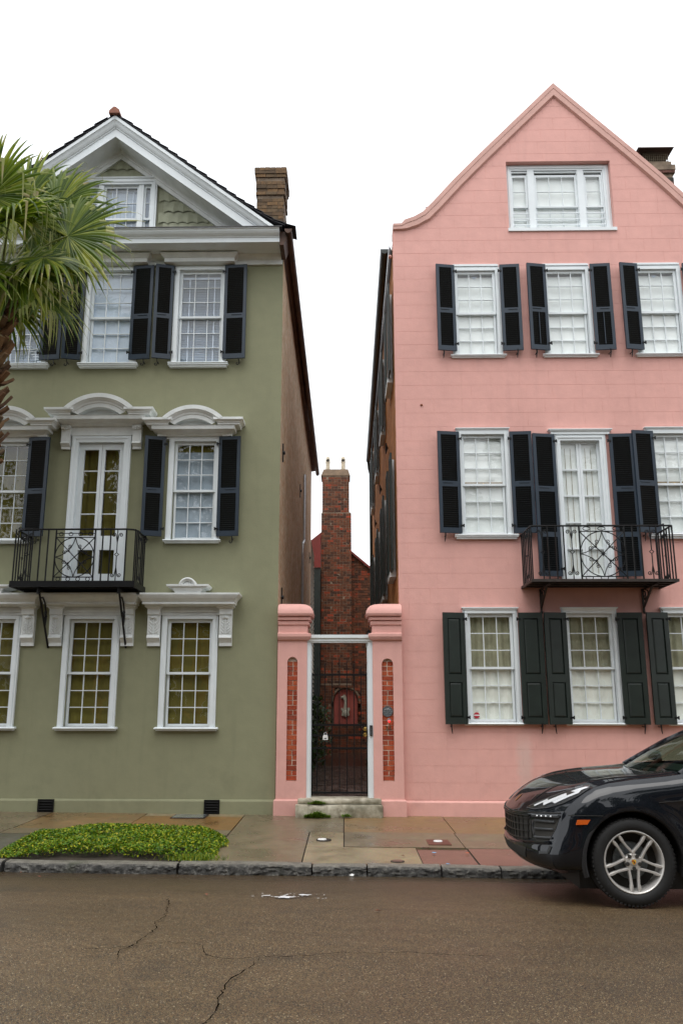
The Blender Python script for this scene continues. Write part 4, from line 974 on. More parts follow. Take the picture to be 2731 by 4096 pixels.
b = MB(); b.add([(XP1, .01, -.06), (XP1, 13, -.06), (XP1, 13, 9.5), (XP1, .01, 9.5)], [(0, 1, 2, 3)]); b.add([(XP0, 13, -.06), (XP1, 13, -.06), (XP1, 13, 9.5), (XPC, 13, 12), (XP0, 13, 9.5)], [(0, 1, 2, 3, 4)]); b.build('rear_wall', M['side_pink'], ph)
# quoin return of the pink stucco round the corner, ragged edge
b = MB(); rk = random.Random(8); z = -.05; vs = []
while z < 9.6: vs += [(XP0-.006, .0, z), (XP0-.006, .10+rk.uniform(-.04, .10), z)]; z += .11
b.add(vs, [(2*i, 2*i+1, 2*i+3, 2*i+2) for i in range(len(vs)//2-1)]); b.add([(XP0-.006, 0, -.05), (XP0+.02, 0.0005, -.05), (XP0+.02, .0005, 9.6), (XP0-.006, 0, 9.6)], [(0, 1, 2, 3)]); b.build('stucco_return', M['stucco_pink'], ph)
b = MB(); b.ext([(0.0, -.06), (-.035, -.06), (-.035, .178), (-.022, .196), (-.001, .206)], XP0+.03, XP1, 'x'); b.build('plinth', M['stucco_pink'], ph)
# coping along the gable
b = MB(); n = len(gable); prf = [(-.048, -.004), (-.049, .088), (-.057, .094), (-.058, .168), (-.02, .185), (.34, .185), (.34, -.03), (.0, -.03)]; vs = []
for i, (x, z) in enumerate(gable):
    if i == 0: nx, nz = 0, 1
    elif i == n-1: nx, nz = 0, 1
    else:
        d1 = Vector((gable[i][0]-gable[i-1][0], gable[i][1]-gable[i-1][1])).normalized(); d2 = Vector((gable[i+1][0]-gable[i][0], gable[i+1][1]-gable[i][1])).normalized(); nn = (Vector((-d1.y, d1.x))+Vector((-d2.y, d2.x))); nn.normalize(); k = 1/max(.3, nn.dot(Vector((-d1.y, d1.x)))); nx, nz = nn.x*k, nn.y*k
    k = .62 if i in (0, n-1, 1, n-2) else 1.0
    for y, h in prf: vs.append((x+nx*h*k*.95, y, z+nz*h*k*.95))
m_ = len(prf); b.add(vs, [(i*m_+k, i*m_+(k+1) % m_, (i+1)*m_+(k+1) % m_, (i+1)*m_+k) for i in range(n-1) for k in range(m_)]+[tuple(range(m_)), tuple(reversed(range((n-1)*m_, n*m_)))])
b.build('gable_coping', plain('pink_coping', (.585, .335, .28), .6, .08, 5, .2, 20), ph, fix=True)
b = MB(); b.add([(XP0+.1, .3, 9.45), (XPC, .3, 12.05), (XPC, 13, 12.05), (XP0-.05, 13, 9.35), (XP1-.1, .3, 9.45), (XP1, 13, 9.35)], [(0, 1, 2, 3), (1, 4, 5, 2)]); b.build('roof', M['slate'], ph)
# windows
def head(w, cx, z0, z1, h, pr=.075, mt='white'):
    b = MB(); b.crown(cx, [(.03, z0-.02, h-.05), (pr*.7, z0-.018, h-.045), (pr*.7, z0+.3*(z1-z0), h-.04), (pr*.85, z0+.45*(z1-z0), h-.03), (pr, z0+.75*(z1-z0), h-.006), (pr+.004, z0+.8*(z1-z0), h), (pr+.004, z1, h), (.01, z1+.006, h-.005)]); return b.build('window_head', M[mt], w, fix=True)
for k, cx in enumerate(px):
    w, (x0, x1, zb, zt) = dh_window(ph, cx, 1.376, 2.912, .605, 2.138, casing=.075, sill=(.10, .034), proud=.035, seed=60+k); head(w, cx, 2.985, 3.055, .435)
    drape(w, x0, x1, 1.36, 2.95, .15, 'greycurt', .02, 9, seed=61+k); drape(w, x0+.01, x1-.01, 1.36, 2.15, .098, 'sheer', .006, 7, 'cafe_curtain', seed=70+k)
    b = MB(); b.sph((cx+.005, .03, 2.148), (.022, .014, .010), 8, 4); b.build('sash_lock', M['brass'], w)
    if k == 0:
        b = MB(); b.ext([(1.985+.047*math.cos(R(22.5+45*q)), 1.432+.047*math.sin(R(22.5+45*q))) for q in range(8)], .066, .069, 'y'); s_ = b.build('sticker', plain('red_sticker', (.42, .015, .03), .4), w)
        b = MB(); b.box(1.942, 2.028, .0645, .0658, 1.424, 1.442); b.build('sticker_band', M['whiteplastic'], s_)
for (x0, x1, hg, an) in ((1.488, 1.83, 'r', 8), (2.655, 3.017, 'l', 4), (3.03, 3.378, 'r', 9), (4.158, 4.53, 'l', 4), (4.585, 4.925, 'r', 8), (5.70, 6.05, 'l', 4)): panel_shutter(ph, x0, x1, 1.302, 2.970, hg, an); dog(ph, x0+.09 if hg == 'r' else x1-.09, 1.262, 'spike', 1 if hg == 'l' else -1)
for k, cx in enumerate((px[0], px[2])):
    w, (x0, x1, zb, zt) = dh_window(ph, cx, 4.262, 5.822, .605, 5.036, casing=.082, sill=(.17, .072), proud=.04, seed=80+k); head(w, cx, 5.915, 5.972, .437)
    rollshade(w, x0, x1, 5.05, 5.77, .058, 'shade', 'upper_shade', .010, 5+k); rollshade(w, x0, x1, 4.23, 5.83, .094, 'shade', 'lower_shade', .003, 9+k)
    b = MB(); b.box(x0+.02, x1-.02, .049, .055, 5.055, 5.085); b.build('shade_rail', M['cord'], w); b = MB(); b.sph((cx, .03, 5.05), (.022, .014, .010), 8, 4); b.build('sash_lock', M['brass'], w)
for (x0, x1, hg, an) in ((1.487, 1.845, 'r', 9), (2.655, 3.005, 'l', 4), (4.60, 4.955, 'r', 9), (5.70, 6.05, 'l', 4)): louver(ph, x0, x1, 4.22, 5.897, hg, an, zmid=5.02); dog(ph, x0+.09 if hg == 'r' else x1-.09, 4.175, 'spike')
for (x0, x1, hg, an) in ((3.005, 3.375, 'r', 9), (4.247, 4.62, 'l', 4)):
    o = louver(ph, x0, x1, 3.53, 5.85, hg, an, zmid=4.93)
    q = MB(); q.box(-.5, .5, -.5, .5, -.5, .5); bb = MB(); w = x1-x0; sg = 1 if hg == 'l' else -1; bb.box(min(sg*.05, sg*(w-.05)), max(sg*.05, sg*(w-.05)), -.019, .019, .62, .70); mr = bpy.data.objects.new('middle_rail', bb.mesh('middle_rail', M['shut_blue'])); COL.objects.link(mr); mr.parent = o
b = MB(); b.frame(pdx-.415, pdx+.415, 3.42, 5.86, .10, -.04, .05, wb=0); b.frame(pdx-.385, pdx+.385, 3.42, 5.83, .03, -.055, -.039, wb=0); b.frame(pdx-.375, pdx+.375, 3.42, 5.80, .05, .02, .12, wb=0); dr = b.build('balcony_door', M['white'], ph); head(dr, pdx+.01, 5.875, 5.94, .512, .09)
for sd in (-1, 1):
    x0, x1 = (pdx-.325, pdx-.002) if sd < 0 else (pdx+.002, pdx+.325); b = MB(); L = .04; y, t = .05, .042
    b.box(x0, x0+L, y, y+t, 3.42, 5.755); b.box(x1-L, x1, y, y+t, 3.42, 5.755)
    zz = [3.56, 4.00, 4.42, 4.855, 5.29, 5.725]
    b.box(x0+L, x1-L, y, y+t, 3.42, 3.56); b.box(x0+L, x1-L, y, y+t, 5.725, 5.755)
    for q in zz[1:-1]: b.box(x0+L, x1-L, y+.004, y+t-.004, q-.013, q+.013)
    lf = b.build('door_leaf', M['white'], dr); panes(lf, x0+L, x1-L, 3.56, 5.725, 1, 5, y+.02, .026); rollshade(lf, x0+.02, x1-.02, 3.45, 5.74, .105, 'shade', 'sheer_panel', .004, 30+sd)
    for q in (.25, .62): b = MB(); b.tube([(x0+L+(x1-x0-2*L)*q, .092, 3.6), (x0+L+(x1-x0-2*L)*q+.004, .092, 5.66)], .0035, 5); b.build('shade_cord', M['cord'], lf)
for k, cx in enumerate((2.222, 3.745, 5.275)):
    w, (x0, x1, zb, zt) = dh_window(ph, cx, 7.313, 8.757, .59, 8.03, casing=.075, sill=(.12, .05), proud=.02, seed=90+k); b = MB(); b.box(cx-.40, cx+.40, -.035, -.003, 8.885, 8.915); b.box(cx-.375, cx+.375, -.028, -.003, 8.915, 8.925); b.build('window_head', M['white'], w)
    rollshade(w, x0, x1, 7.28, 8.74, .092, 'shade', 'shade', .004, 50+k); 
    if k != 1: b = MB(); b.add([(cx-.06, .085, 8.745), (cx+.06, .085, 8.745), (cx, .085, 8.70)], [(0, 2, 1)]); b.build('shade_tassel', M['blind'], w)
rods = {2, 3}
for i, (x0, x1, hg, an) in enumerate(((1.545, 1.863, 'r', 9), (2.628, 2.96, 'l', 4), (3.072, 3.40, 'r', 10), (4.153, 4.483, 'l', 4), (4.634, 4.945, 'r', 9), (5.70, 6.03, 'l', 4))): louver(ph, x0, x1, 7.31, 8.878, hg, an, single=False, zmid=8.03, rod=i in rods); dog(ph, x0+.10 if hg == 'r' else x1-.10, 7.262, 'spike')
# attic window, three lights with storm bars
b = MB(); y0 = .105; b.frame(2.852, 4.663, 9.60, 10.925, .105, y0, .2, wb=0); b.frame(2.89, 4.625, 9.60, 10.885, .03, y0-.015, y0+.001, wb=0)
for q in (3.29, 4.16): b.box(q-.055, q+.055, y0-.012, .2, 9.60, 10.82)
b.box(2.83, 4.69, -.03, .2, 9.552, 9.612); aw = b.build('attic_window', M['white'], ph)
for xa, xb, cols in ((2.93, 3.235, 1), (3.345, 4.105, 3), (4.215, 4.525+.02, 1)):
    b = MB(); b.frame(xa-.004, xb+.01, 9.612, 10.80, .018, y0+.01, y0+.05, wb=0); b.build('jamb_lining', M['white'], aw)
    sash('upper_sash', aw, xa+.008, xb, 10.10, 10.745, cols, 2, y0+.03, .04, .045, .03, bar=.010, t=.03); sash('lower_sash', aw, xa+.008, xb, 9.605, 10.128, cols, 2, y0+.06, .04, .03, .03, bar=.010, t=.03); rollshade(aw, xa, xb, 9.6, 10.76, .205, 'shade', 'shade', .003, 77)
    for q in range(4): z = 9.64+.112*q; b = MB(); b.box(xa, xb+.008, y0+.002, y0+.018, z-.009, z+.009); b.build('storm_bar', M['white'], aw)
# balcony
bal = balcony(ph, 2.768, 4.858, .74, 4.19, 3.385, 3.345, (3.485, 4.150, 4.105, 3.425), (3.367, 4.533, 2.93), True, True, None, M['rust_iron'], corner=.0)
for x in (3.03, 4.60):
    b = MB(); b.bar((x, -.015, 2.99), (x, -.015, 3.345), .03, .022, (0, 1, 0)); b.bar((x, -.03, 3.06), (x, -.46, 3.335), .028, .02); b.bar((x, 0, 3.332), (x, -.70, 3.332), .03, .022); b.sph((x, -.02, 2.985), (.022, .022, .03), 8, 5)
    b.tube([(x, -.05, 3.31), (x, -.13, 3.28), (x, -.15, 3.2), (x, -.10, 3.16), (x, -.06, 3.2), (x, -.08, 3.24)], .011, 6); b.tube([(x, -.16, 3.31), (x, -.24, 3.29), (x, -.27, 3.24)], .010, 6)
    b.build('brace', M['rust_iron'], bal)
# alley side: gutter, downpipe, window frames with shutters, tie stars
g = gutter(ph, (.71, .30, 9.42), (.735, 12.3, 9.18), .072, 'green_gutter')
b = MB(); b.add([(.79, .25, 9.46), (.86, .25, 9.30), (.86, 12.5, 9.06), (.80, 12.5, 9.2)], [(0, 1, 2, 3)]); b.build('eaves_board', M['copper'], ph)
b = MB(); b.tube([(.735, 12.25, 9.12), (.76, 12.3, 8.9), (.80, 12.35, 8.75), (.80, 12.35, 0)], .045, 8); b.build('downpipe', M['green_gutter'], ph)
b = MB(); b.sph((.79, .05, 9.12), (.03, .05, .03), 8, 5); b.build('bolt', M['stucco_pink'], ph)
def side_window(yc, z0, z1):
    w = .52; b = MB(); b.box(XP0-.045, XP0-.002, yc-w/2-.09, yc-w/2, z0, z1); b.box(XP0-.045, XP0-.002, yc+w/2, yc+w/2+.09, z0, z1); b.box(XP0-.045, XP0-.002, yc-w/2, yc+w/2, z1-.1, z1); b.box(XP0-.10, XP0-.002, yc-w/2-.13, yc+w/2+.13, z0-.09, z0); sw = b.build('side_window', M['white'], ph)
    b = MB(); b.box(XP0-.02, XP0-.004, yc-w/2, yc+w/2, z0, z1-.1); b.build('blank_light', M['dark'], sw)
    for a, c in ((yc-w/2-.50, yc-w/2-.10), (yc+w/2+.10, yc+w/2+.50)):
        b = MB(); b.frame(a, c, z0-.02, z1, .05, 0, .035); b2 = MB(); b2.v = [(XP0-.06-y, x, z) for x, y, z in b.v]; b2.f = b.f; b2.m = b.m; s_ = b2.build('side_shutter', M['shut_green'], sw); b = MB()
        z = z0+.06
        while z < z1-.06: b.obox((XP0-.075, (a+c)/2, z), (.013, 0, .012), (0, (c-a)/2-.05, 0), (-.002, 0, .002)); z += .045
        b.build('louvres', M['slat_black'], s_, kind='stuff')
for yc in (1.05, 3.9, 7.0, 10.4): side_window(yc, 7.15, 8.75); side_window(yc+.1, 3.75, 5.7)
for y, z in ((2.5, 6.45), (5.4, 6.4), (8.7, 6.35)):
    b = MB(); b.lathe([(0, .05), (.05, .03), (.12, .012), (.12, 0)], (XP0-.055, y, z), 'x', 5); b.build('tie_star', M['iron'], ph)
# vent knob on the front and the chimney behind the gable
b = MB(); b.sph((1.262, -.005, 6.39), (.024, .02, .02), 8, 5); b.build('bolt', M['terracotta'], ph)
b = MB(); b.box(1.52, 1.70, .7, 1.6, 9.9, 10.46); b.build('vent_box', M['white2'], ph); b = MB(); b.box(1.50, 1.73, .68, 1.62, 10.46, 10.50); b.build('vent_lid', M['redmetal'], ph)
ch = chimney(ph, 6.20, 6.84, 2.5, 3.2, 11.0, [(12.40, 0), (12.47, .03), (12.59, .055), (12.70, .0)], 'brick_dark', .085, .22, 15)
b = MB()
for x in (6.26, 6.78):
    for y in (2.55, 3.15): b.tube([(x, y, 12.68), (x, y, 12.90)], .010, 5)
b.box(6.12, 6.86, 2.38, 3.30, 12.935, 12.95); b.add([(6.02, 2.3, 12.72), (6.16, 2.3, 12.935), (6.16, 3.3, 12.935), (6.02, 3.3, 12.72)], [(0, 1, 2, 3)]); b.build('chimney_hood', M['copper'], ch)
b = MB()
for i in range(13): x = 6.27+.042*i; b.tube([(x, 2.54, 12.70), (x, 2.54, 12.93)], .004, 4, caps=False)
for i in range(6): z = 12.72+.04*i; b.tube([(6.27, 2.54, z), (6.77, 2.54, z)], .004, 4, caps=False)
b.build('chimney_mesh', M['bronze'], ch)
# ============================================================ gateway between the houses
def rough_box(b, x0, x1, y0, y1, z0, z1, n, am, seed, m=0):
    rk = random.Random(seed); ph = [rk.uniform(0, 6) for _ in range(6)]
    def nz(p):
        s = math.sin(p[0]*6+ph[0]+p[2]*9)*.5+math.sin(p[0]*17+ph[1])*.3+math.sin(p[2]*40+ph[2]+p[0]*11)*.3
        return s*am
    def P(u, v, w):
        p = Vector((x0+(x1-x0)*u, y0+(y1-y0)*v, z0+(z1-z0)*w)); c = Vector(((x0+x1)/2, (y0+y1)/2, (z0+z1)/2)); k = nz(p)
        e = sum(1 for q in (u, v, w) if q in (0, 1)); r_ = am*(0 if e < 2 else 1.2)
        return (p.x-(1 if u == 1 else -1 if u == 0 else 0)*(k*.5+r_), p.y+(1 if v == 0 else 0)*(k+r_+am), p.z-(1 if w == 1 else 0)*(k*.35+r_))
    nx, nv, nw = n; g = {}
    def idx(i, j, k):
        if (i, j, k) not in g: g[(i, j, k)] = len(g)
        return g[(i, j, k)]
    fs = []
    for i in range(nx):
        for k in range(nw): fs += [(idx(i, 0, k), idx(i+1, 0, k), idx(i+1, 0, k+1), idx(i, 0, k+1))]
        for j in range(nv): fs += [(idx(i, j, nw), idx(i+1, j, nw), idx(i+1, j+1, nw), idx(i, j+1, nw))]
    for j in range(nv):
        for k in range(nw): fs += [(idx(0, j+1, k), idx(0, j, k), idx(0, j, k+1), idx(0, j+1, k+1)), (idx(nx, j, k), idx(nx, j+1, k), idx(nx, j+1, k+1), idx(nx, j, k+1))]
    vs = [None]*len(g)
    for (i, j, k), q in g.items(): vs[q] = P(i/nx, j/nv, k/nw)
    b.add(vs, fs, m)
step = thing('doorstep', (-.09, -.1, 0), 'worn mossy stone doorstep of two slabs below the iron gate', 'doorstep')
b = MB(); rough_box(b, -.735, .545, -.31, .30, -.03, .172, (26, 4, 5), .010, 1); b.build('step_slab', M['stone'], step, smooth=True, ang=50)
b = MB(); rough_box(b, -.705, .525, -.225, .30, .178, .247, (26, 4, 3), .007, 2); b.build('step_slab', M['stone'], step, smooth=True, ang=50)
def weeds(name, x0, x1, y, z, n, hh, label, seed, low=False):
    rk = random.Random(seed); b = MB()
    for i in range(n):
        x = rk.triangular(x0, x1, (x0+x1)/2); yy = y+rk.uniform(-.035, .02); h = hh*rk.uniform(.3, 1)*(1-abs((x-(x0+x1)/2)/(x1-x0))*1.3); a = rk.uniform(0, 6.28); r_ = rk.uniform(.01, .05)
        p = Vector((x, yy, z)); q = p+Vector((math.cos(a)*r_*.5, math.sin(a)*r_*.5-.01, h*.7)); t = q+Vector((math.cos(a)*r_, math.sin(a)*r_-.012, h*.3*rk.uniform(-.6, 1))); w = rk.uniform(.004, .009)
        sd = Vector((-math.sin(a), math.cos(a), 0))*w; b.add([p-sd*.4, p+sd*.4, q+sd, q-sd, t], [(0, 1, 2, 3), (3, 2, 4)])
    o = b.build(name, M['weed']); tag(o, label, 'weeds', None, 'stuff'); return o
weeds('weed_tuft', -.62, -.20, -.33, .0, 420, .12, 'bushy green weeds growing at the foot of the doorstep', 1)
weeds('weed_tuft', -.08, .10, -.325, .01, 60, .07, 'few thin weeds against the lower step slab', 4)
weeds('weed_tuft', -.56, -.26, -.235, .175, 230, .075, 'low weeds growing in the joint between the two step slabs', 2)
def pier(cx, x0, x1, n0, n1, zt, label, seed):
    g = thing('gate_pier', (cx, .1, 0), label, 'gate pier', 'pink gate piers'); y0, y1 = -.10, .36; ZB, ZT = .0, 2.56
    b = MB(); b.box(x0, x1, -.035, y1, ZB, ZT); b.box(x0, n0, y0, -.0351, ZB, ZT); b.box(n1, x1, y0, -.0351, ZB, ZT); b.box(n0, n1, y0, -.0351, ZB, .48)
    r_ = (n1-n0)/2; c_ = (n0+n1)/2; zs_ = zt-r_
    b.ext([(n0, zs_)]+[(c_-r_*math.cos(math.pi*k/12), zs_+r_*math.sin(math.pi*k/12)) for k in range(1, 12)]+[(n1, zs_), (n1, ZT), (n0, ZT)], y0, -.0351, 'y')
    b.build('shaft', M['stucco_pink'], g)
    hw = (x1-x0)/2; xc = (x0+x1)/2; D = y1-y0
    b = MB(); b.crown(xc, [(D+q, z, hw+q) for q, z in ((.0, -.03), (.03, -.028), (.03, .205), (.018, .222), (.002, .226))], y1); b.build('pier_base', M['stucco_pink'], g)
    b = MB(); pf = [(.0, 2.535), (.035, 2.552), (.055, 2.585), (.062, 2.60), (.062, 2.642), (.03, 2.652), (.004, 2.664), (.004, 2.778), (.024, 2.783), (.030, 2.832), (.010, 2.841), (.010, 2.849), (.050, 2.853), (.055, 2.892), (.034, 2.901), (.034, 2.908), (.083, 2.915), (.096, 2.948), (.092, 2.988), (.072, 3.028), (.035, 3.066), (-.03, 3.098), (-.12, 3.118)]
    lf, rt = (0, 1) if cx < 0 else (1, 0); vs = []           # the cap dies into the house wall on one side
    for d, z in pf: a, c = x0-(d if lf else min(d, 0)*.2), x1+(d if rt else min(d, 0)*.2); vs += [(a, y1, z), (a, y0-d, z), (c, y0-d, z), (c, y1, z)]
    b.add(vs, [(4*i+k, 4*i+k+1, 4*i+k+5, 4*i+k+4) for i in range(len(pf)-1) for k in range(3)]+[(4*len(pf)-4, 4*len(pf)-3, 4*len(pf)-2, 4*len(pf)-1)])
    b.build('pier_cap', M['stucco_pink'], g, smooth=True, ang=24)
    b = MB(); b.box(n0, n1, -.0535, -.034, .482, zs_+.01); b.ext([(n0, zs_+.0101), (n1, zs_+.0101)]+[(c_+r_*math.cos(math.pi*k/12), zs_+r_*math.sin(math.pi*k/12)) for k in range(1, 12)], -.0535, -.034, 'y'); b.build('mortar_bed', M['mortar'], g)
    brick_field(g, 'brick_red', n0+.002, n1-.002, .486, zt-.01, -.048, .182, .0727, .011, .022, ok=lambda x, z: z < zs_+r_*.55 or abs(x-c_) < r_*.6, seed=seed)
    return g
pl = pier(-.80, -1.03, -.583, -.880, -.727, 2.294, 'pink gate pier beside the green house, its brick niche bare', 21)
pr_ = pier(.63, .416, .862, .553, .724, 2.272, 'pink gate pier beside the pink house, its brick niche carrying a round plaque', 22)
fr = thing('gate_surround', (-.09, -.03, .25), 'white timber door frame around the iron gate', 'door frame')
b = MB(); b.box(-.582, -.528, -.075, .03, .248, 2.512); b.box(-.527, -.512, -.04, .05, .248, 2.508); b.build('jamb', M['white'], fr)
b = MB(); b.box(.344, .415, -.075, .03, .248, 2.512); b.box(.33, .3435, -.04, .05, .248, 2.508); b.build('jamb', M['white'], fr)
b = MB(); b.ext([(.03, 2.513), (-.075, 2.513), (-.075, 2.528), (-.088, 2.535), (-.088, 2.562), (-.10, 2.575), (-.112, 2.582), (-.112, 2.63), (.03, 2.64)], -.582, .415, 'x'); b.build('lintel', M['white'], fr)
gt = thing('iron_gate', (-.09, 0, .27), 'black wrought iron bar gate in the white frame', 'gate')
for x in (-.425, -.311, -.201, -.090, .022, .130, .236):
    top = 2.27-abs(x+.09)*.42; b = MB(); b.bar((x, .0, .295), (x, .0, top), .013, .013, (0, 1, 0)); b.add([(x-.0065, -.0065, top), (x+.0065, -.0065, top), (x+.0065, .0065, top), (x-.0065, .0065, top), (x, 0, top+.04)], [(0, 1, 4), (1, 2, 4), (2, 3, 4), (3, 0, 4)]); b.build('gate_bar', M['iron'], gt)
for z in (2.03, 1.287, 1.136, .95, .315): b = MB(); b.box(-.505, .325, -.014, -.0066, z-.014, z+.014); b.build('gate_rail', M['iron'], gt)
for x in (-.507, .327): b = MB(); b.box(x-.012, x+.012, -.012, .012, .27, 2.06); b.build('gate_stile', M['iron'], gt)
b = MB(); b.box(.25, .315, -.02, .02, 1.12, 1.27); b.build('lock_box', M['iron'], gt)
for z in (1.229, 1.150): b = MB(); b.lathe([(.012, -.02), (.012, -.05), (.024, -.055), (.031, -.07), (.031, -.085), (.02, -.098), (0, -.102)], (.292, 0, z), 'y', 14); b.build('knob', M['brass'], gt, smooth=True)
o = thing('key_safe', (-.302, -.04, 1.075), 'small white key box padlocked on the gate rail', 'key box'); b = MB(); x = -.302; b.ext([(x-.038, 1.07), (x+.038, 1.07), (x+.036, 1.125), (x+.026, 1.142), (x-.026, 1.142), (x-.036, 1.125)], -.055, -.018, 'y'); b.build('case', M['whiteplastic'], o); b = MB(); b.tube([(x-.02, -.03, 1.138), (x-.02, -.03, 1.165), (x, -.03, 1.178), (x+.02, -.03, 1.165), (x+.02, -.03, 1.138)], .005, 6); b.build('shackle', M['silver'], o); b = MB(); b.box(x-.02, x+.02, -.058, -.0555, 1.085, 1.10); b.build('keypad', M['pewter'], o)
o = thing('keypad_lock', (.381, -.09, 1.13), 'narrow black keypad on the right white jamb', 'keypad'); b = MB(); b.box(.362, .402, -.095, -.0755, 1.133, 1.284); b.build('case', M['blackplastic'], o); b = MB()
for i in range(5): b.box(.370, .394, -.099, -.0955, 1.15+.022*i, 1.162+.022*i)
b.build('button', M['pewter'], o)
def text(body, size, loc, parent, mt, name='lettering', ext=.003):
    cu = bpy.data.curves.new(name, 'FONT'); cu.body = body; cu.size = size; cu.extrude = ext; cu.align_x = 'CENTER'; cu.align_y = 'CENTER'; cu.resolution_u = 2
    t = bpy.data.objects.new('t', cu); COL.objects.link(t); bpy.context.view_layer.update(); me = bpy.data.meshes.new_from_object(t.evaluated_get(bpy.context.evaluated_depsgraph_get())); bpy.data.objects.remove(t); me.materials.clear(); me.materials.append(mt); me.name = name
    return inst(name, me, loc, parent, rot=(R(90), 0, 0))
o = thing('wall_plaque', (.632, -.06, 1.41), 'round grey cast metal plaque with raised lettering on the right pier', 'plaque'); b = MB(); b.lathe([(0, -.072), (.068, -.072), (.070, -.078), (.078, -.078), (.081, -.07), (.081, -.055)], (.632, 0, 1.488), 'y', 28); b.build('disc', M['pewter'], o)
text('CAROLOPOLIS', .0215, (.632, -.073, 1.478), o, M['silver']); text('CONDITA A.D.', .017, (.632, -.073, 1.453), o, M['silver']); text('1670', .016, (.632, -.073, 1.432), o, M['silver'])
b = MB()
for x, z, r_ in ((.60, 1.515, .010), (.64, 1.525, .012), (.665, 1.508, .009), (.615, 1.53, .007), (.65, 1.54, .006), (.628, 1.51, .008)): b.sph((x, -.073, z), (r_, .004, r_*.6), 6, 4)
b.build('raised_view', M['silver'], o)
o = thing('doorbell', (.652, -.06, 1.33), 'small metal doorbell with a glowing red button below the plaque', 'doorbell'); b = MB(); b.lathe([(0, -.066), (.026, -.066), (.030, -.062), (.031, -.055)], (.652, 0, 1.358), 'y', 18); b.build('plate', M['silver'], o)
t = NT('lit_red_button'); mt = t.pbr(col=(.6, .02, .02), rough=.3, emit=(1, .03, .03), es=1.6); b = MB(); b.sph((.655, -.068, 1.343), (.018, .010, .018), 10, 6); b.build('button', mt, o); b = MB(); b.lathe([(0, -.069), (.006, -.069), (.007, -.066)], (.652, 0, 1.374), 'y', 8); b.build('screw', M['blackplastic'], o)
o = thing('house_number', (.645, -.06, 1.22), 'bronze house number 25 fixed below the doorbell', 'house number'); text('2', .082, (.622, -.066, 1.248), o, M['bronze'], 'numeral', .006); text('5', .082, (.668, -.066, 1.248), o, M['bronze'], 'numeral', .006)
# ------------------------------------------------------------ the alley
al = thing('alley_path', (-.1, 9, .16), None, None, kind='structure')
b = MB(); b.add([(-1.045, .28, .145), (.845, .28, .145), (3, 18, .15), (-3, 18, .15)], [(0, 1, 2, 3)]); b.build('bed', brickmat('wet_brick_paving', ((.025, .015, .012), (.06, .028, .02)), (.02, .02, .015), bw=.2, bh=.1, dirt=(.01, .01, .008), rough=.2), al)
rk = random.Random(6); L = []
y = .42
while y < 9:
    x = -1.04-(int(y*10) % 2)*.1
    while x < .84:
        L.append((x+.1+rk.uniform(-.005, .005), y+rk.uniform(-.006, .006))); x += .2
    y += .1
L = [q for q in L if -.62 < q[0] < .44]+[q for q in L if not -.62 < q[0] < .44]
near = sorted(L, key=lambda q: q[1]+(0 if -.7 < q[0] < .5 else 3))
for x, y in near[:300]: inst('brick', BRICK['paver'], (x, y, .158+rk.uniform(-.006, .006)), al, rot=(rk.uniform(-.06, .06), rk.uniform(-.04, .04), rk.uniform(-.05, .05)), scale=(.188, .088, .04))
b = MB()
for x, y in near[300:]: z = .158+rk.uniform(-.006, .006); t = rk.uniform(-.003, .003); b.add([(x-.094, y-.044, z+.02+t), (x+.094, y-.044, z+.02-t), (x+.094, y+.044, z+.02), (x-.094, y+.044, z+.02+t), (x-.094, y-.044, z-.02), (x+.094, y-.044, z-.02), (x+.094, y+.044, z-.02), (x-.094, y+.044, z-.02)], [(0, 1, 2, 3), (0, 4, 5, 1), (1, 5, 6, 2), (3, 2, 6, 7), (0, 3, 7, 4)])
b.build('far_paving', M['paver'], al, kind='stuff')
# brick house closing the alley
bh_ = thing('brick_house', (0, 20, 0), 'old red brick house with a tall twin pot chimney closing the alley', 'house'); Y = 18
sr, sl_ = .853, .82; b = MB()
out_ = [(-6, .0), (-.15, .0), (-.15, .0), (6, 0), (6, 2.35), (.994, 6.617), (-.34, 7.75), (-.34, 8.44), (-.884, 8.0), (-1.244, 7.70), (-6, 3.8)]
b.poly([(x, Y, z) for x, z in out_ if True]); b.build('wall', M['mortar_dark'], bh_)
b = MB(); b.add([(6.2, Y-.12, 2.2), (-.34, Y-.12, 7.80), (-.34, Y+8, 7.80), (6.2, Y+8, 2.2)], [(0, 1, 2, 3)]); b.add([(-.34, Y-.12, 8.46), (-6.2, Y-.12, 3.68), (-6.2, Y+8, 3.68), (-.34, Y+8, 8.46)], [(0, 1, 2, 3)])
b.bar((6.2, Y-.10, 2.22), (.20, Y-.10, 7.34), .06, .07); b.bar((-.8, Y-.10, 8.03), (-6.2, Y-.10, 3.60), .06, .16); b.build('roof', M['redmetal'], bh_)
cx0, cx1, yc = -.88, .238, Y-.22; b = MB(); b.box(cx0+.012, cx1-.012, yc-.006, Y+.6, 2.45, 8.80); b.box(-.846+.012, .165-.012, yc+.010, Y+.6, 8.80, 10.22); c = b.build('chimney', M['mortar_dark'], bh_)
b = MB(); b.box(-.90, .205, yc-.005, Y+.65, 10.222, 10.26); b.add([(-.89, yc, 10.26), (.195, yc, 10.26), (.195, Y+.6, 10.26), (-.89, Y+.6, 10.26), (-.80, yc+.12, 10.52), (.125, yc+.12, 10.52), (.125, Y+.5, 10.52), (-.80, Y+.5, 10.52)], [(0, 1, 5, 4), (1, 2, 6, 5), (2, 3, 7, 6), (3, 0, 4, 7), (4, 5, 6, 7)]); b.build('chimney_cap', plain('brown_render_cap', (.15, .10, .06), .8, .25, 6, .3, 30), c)
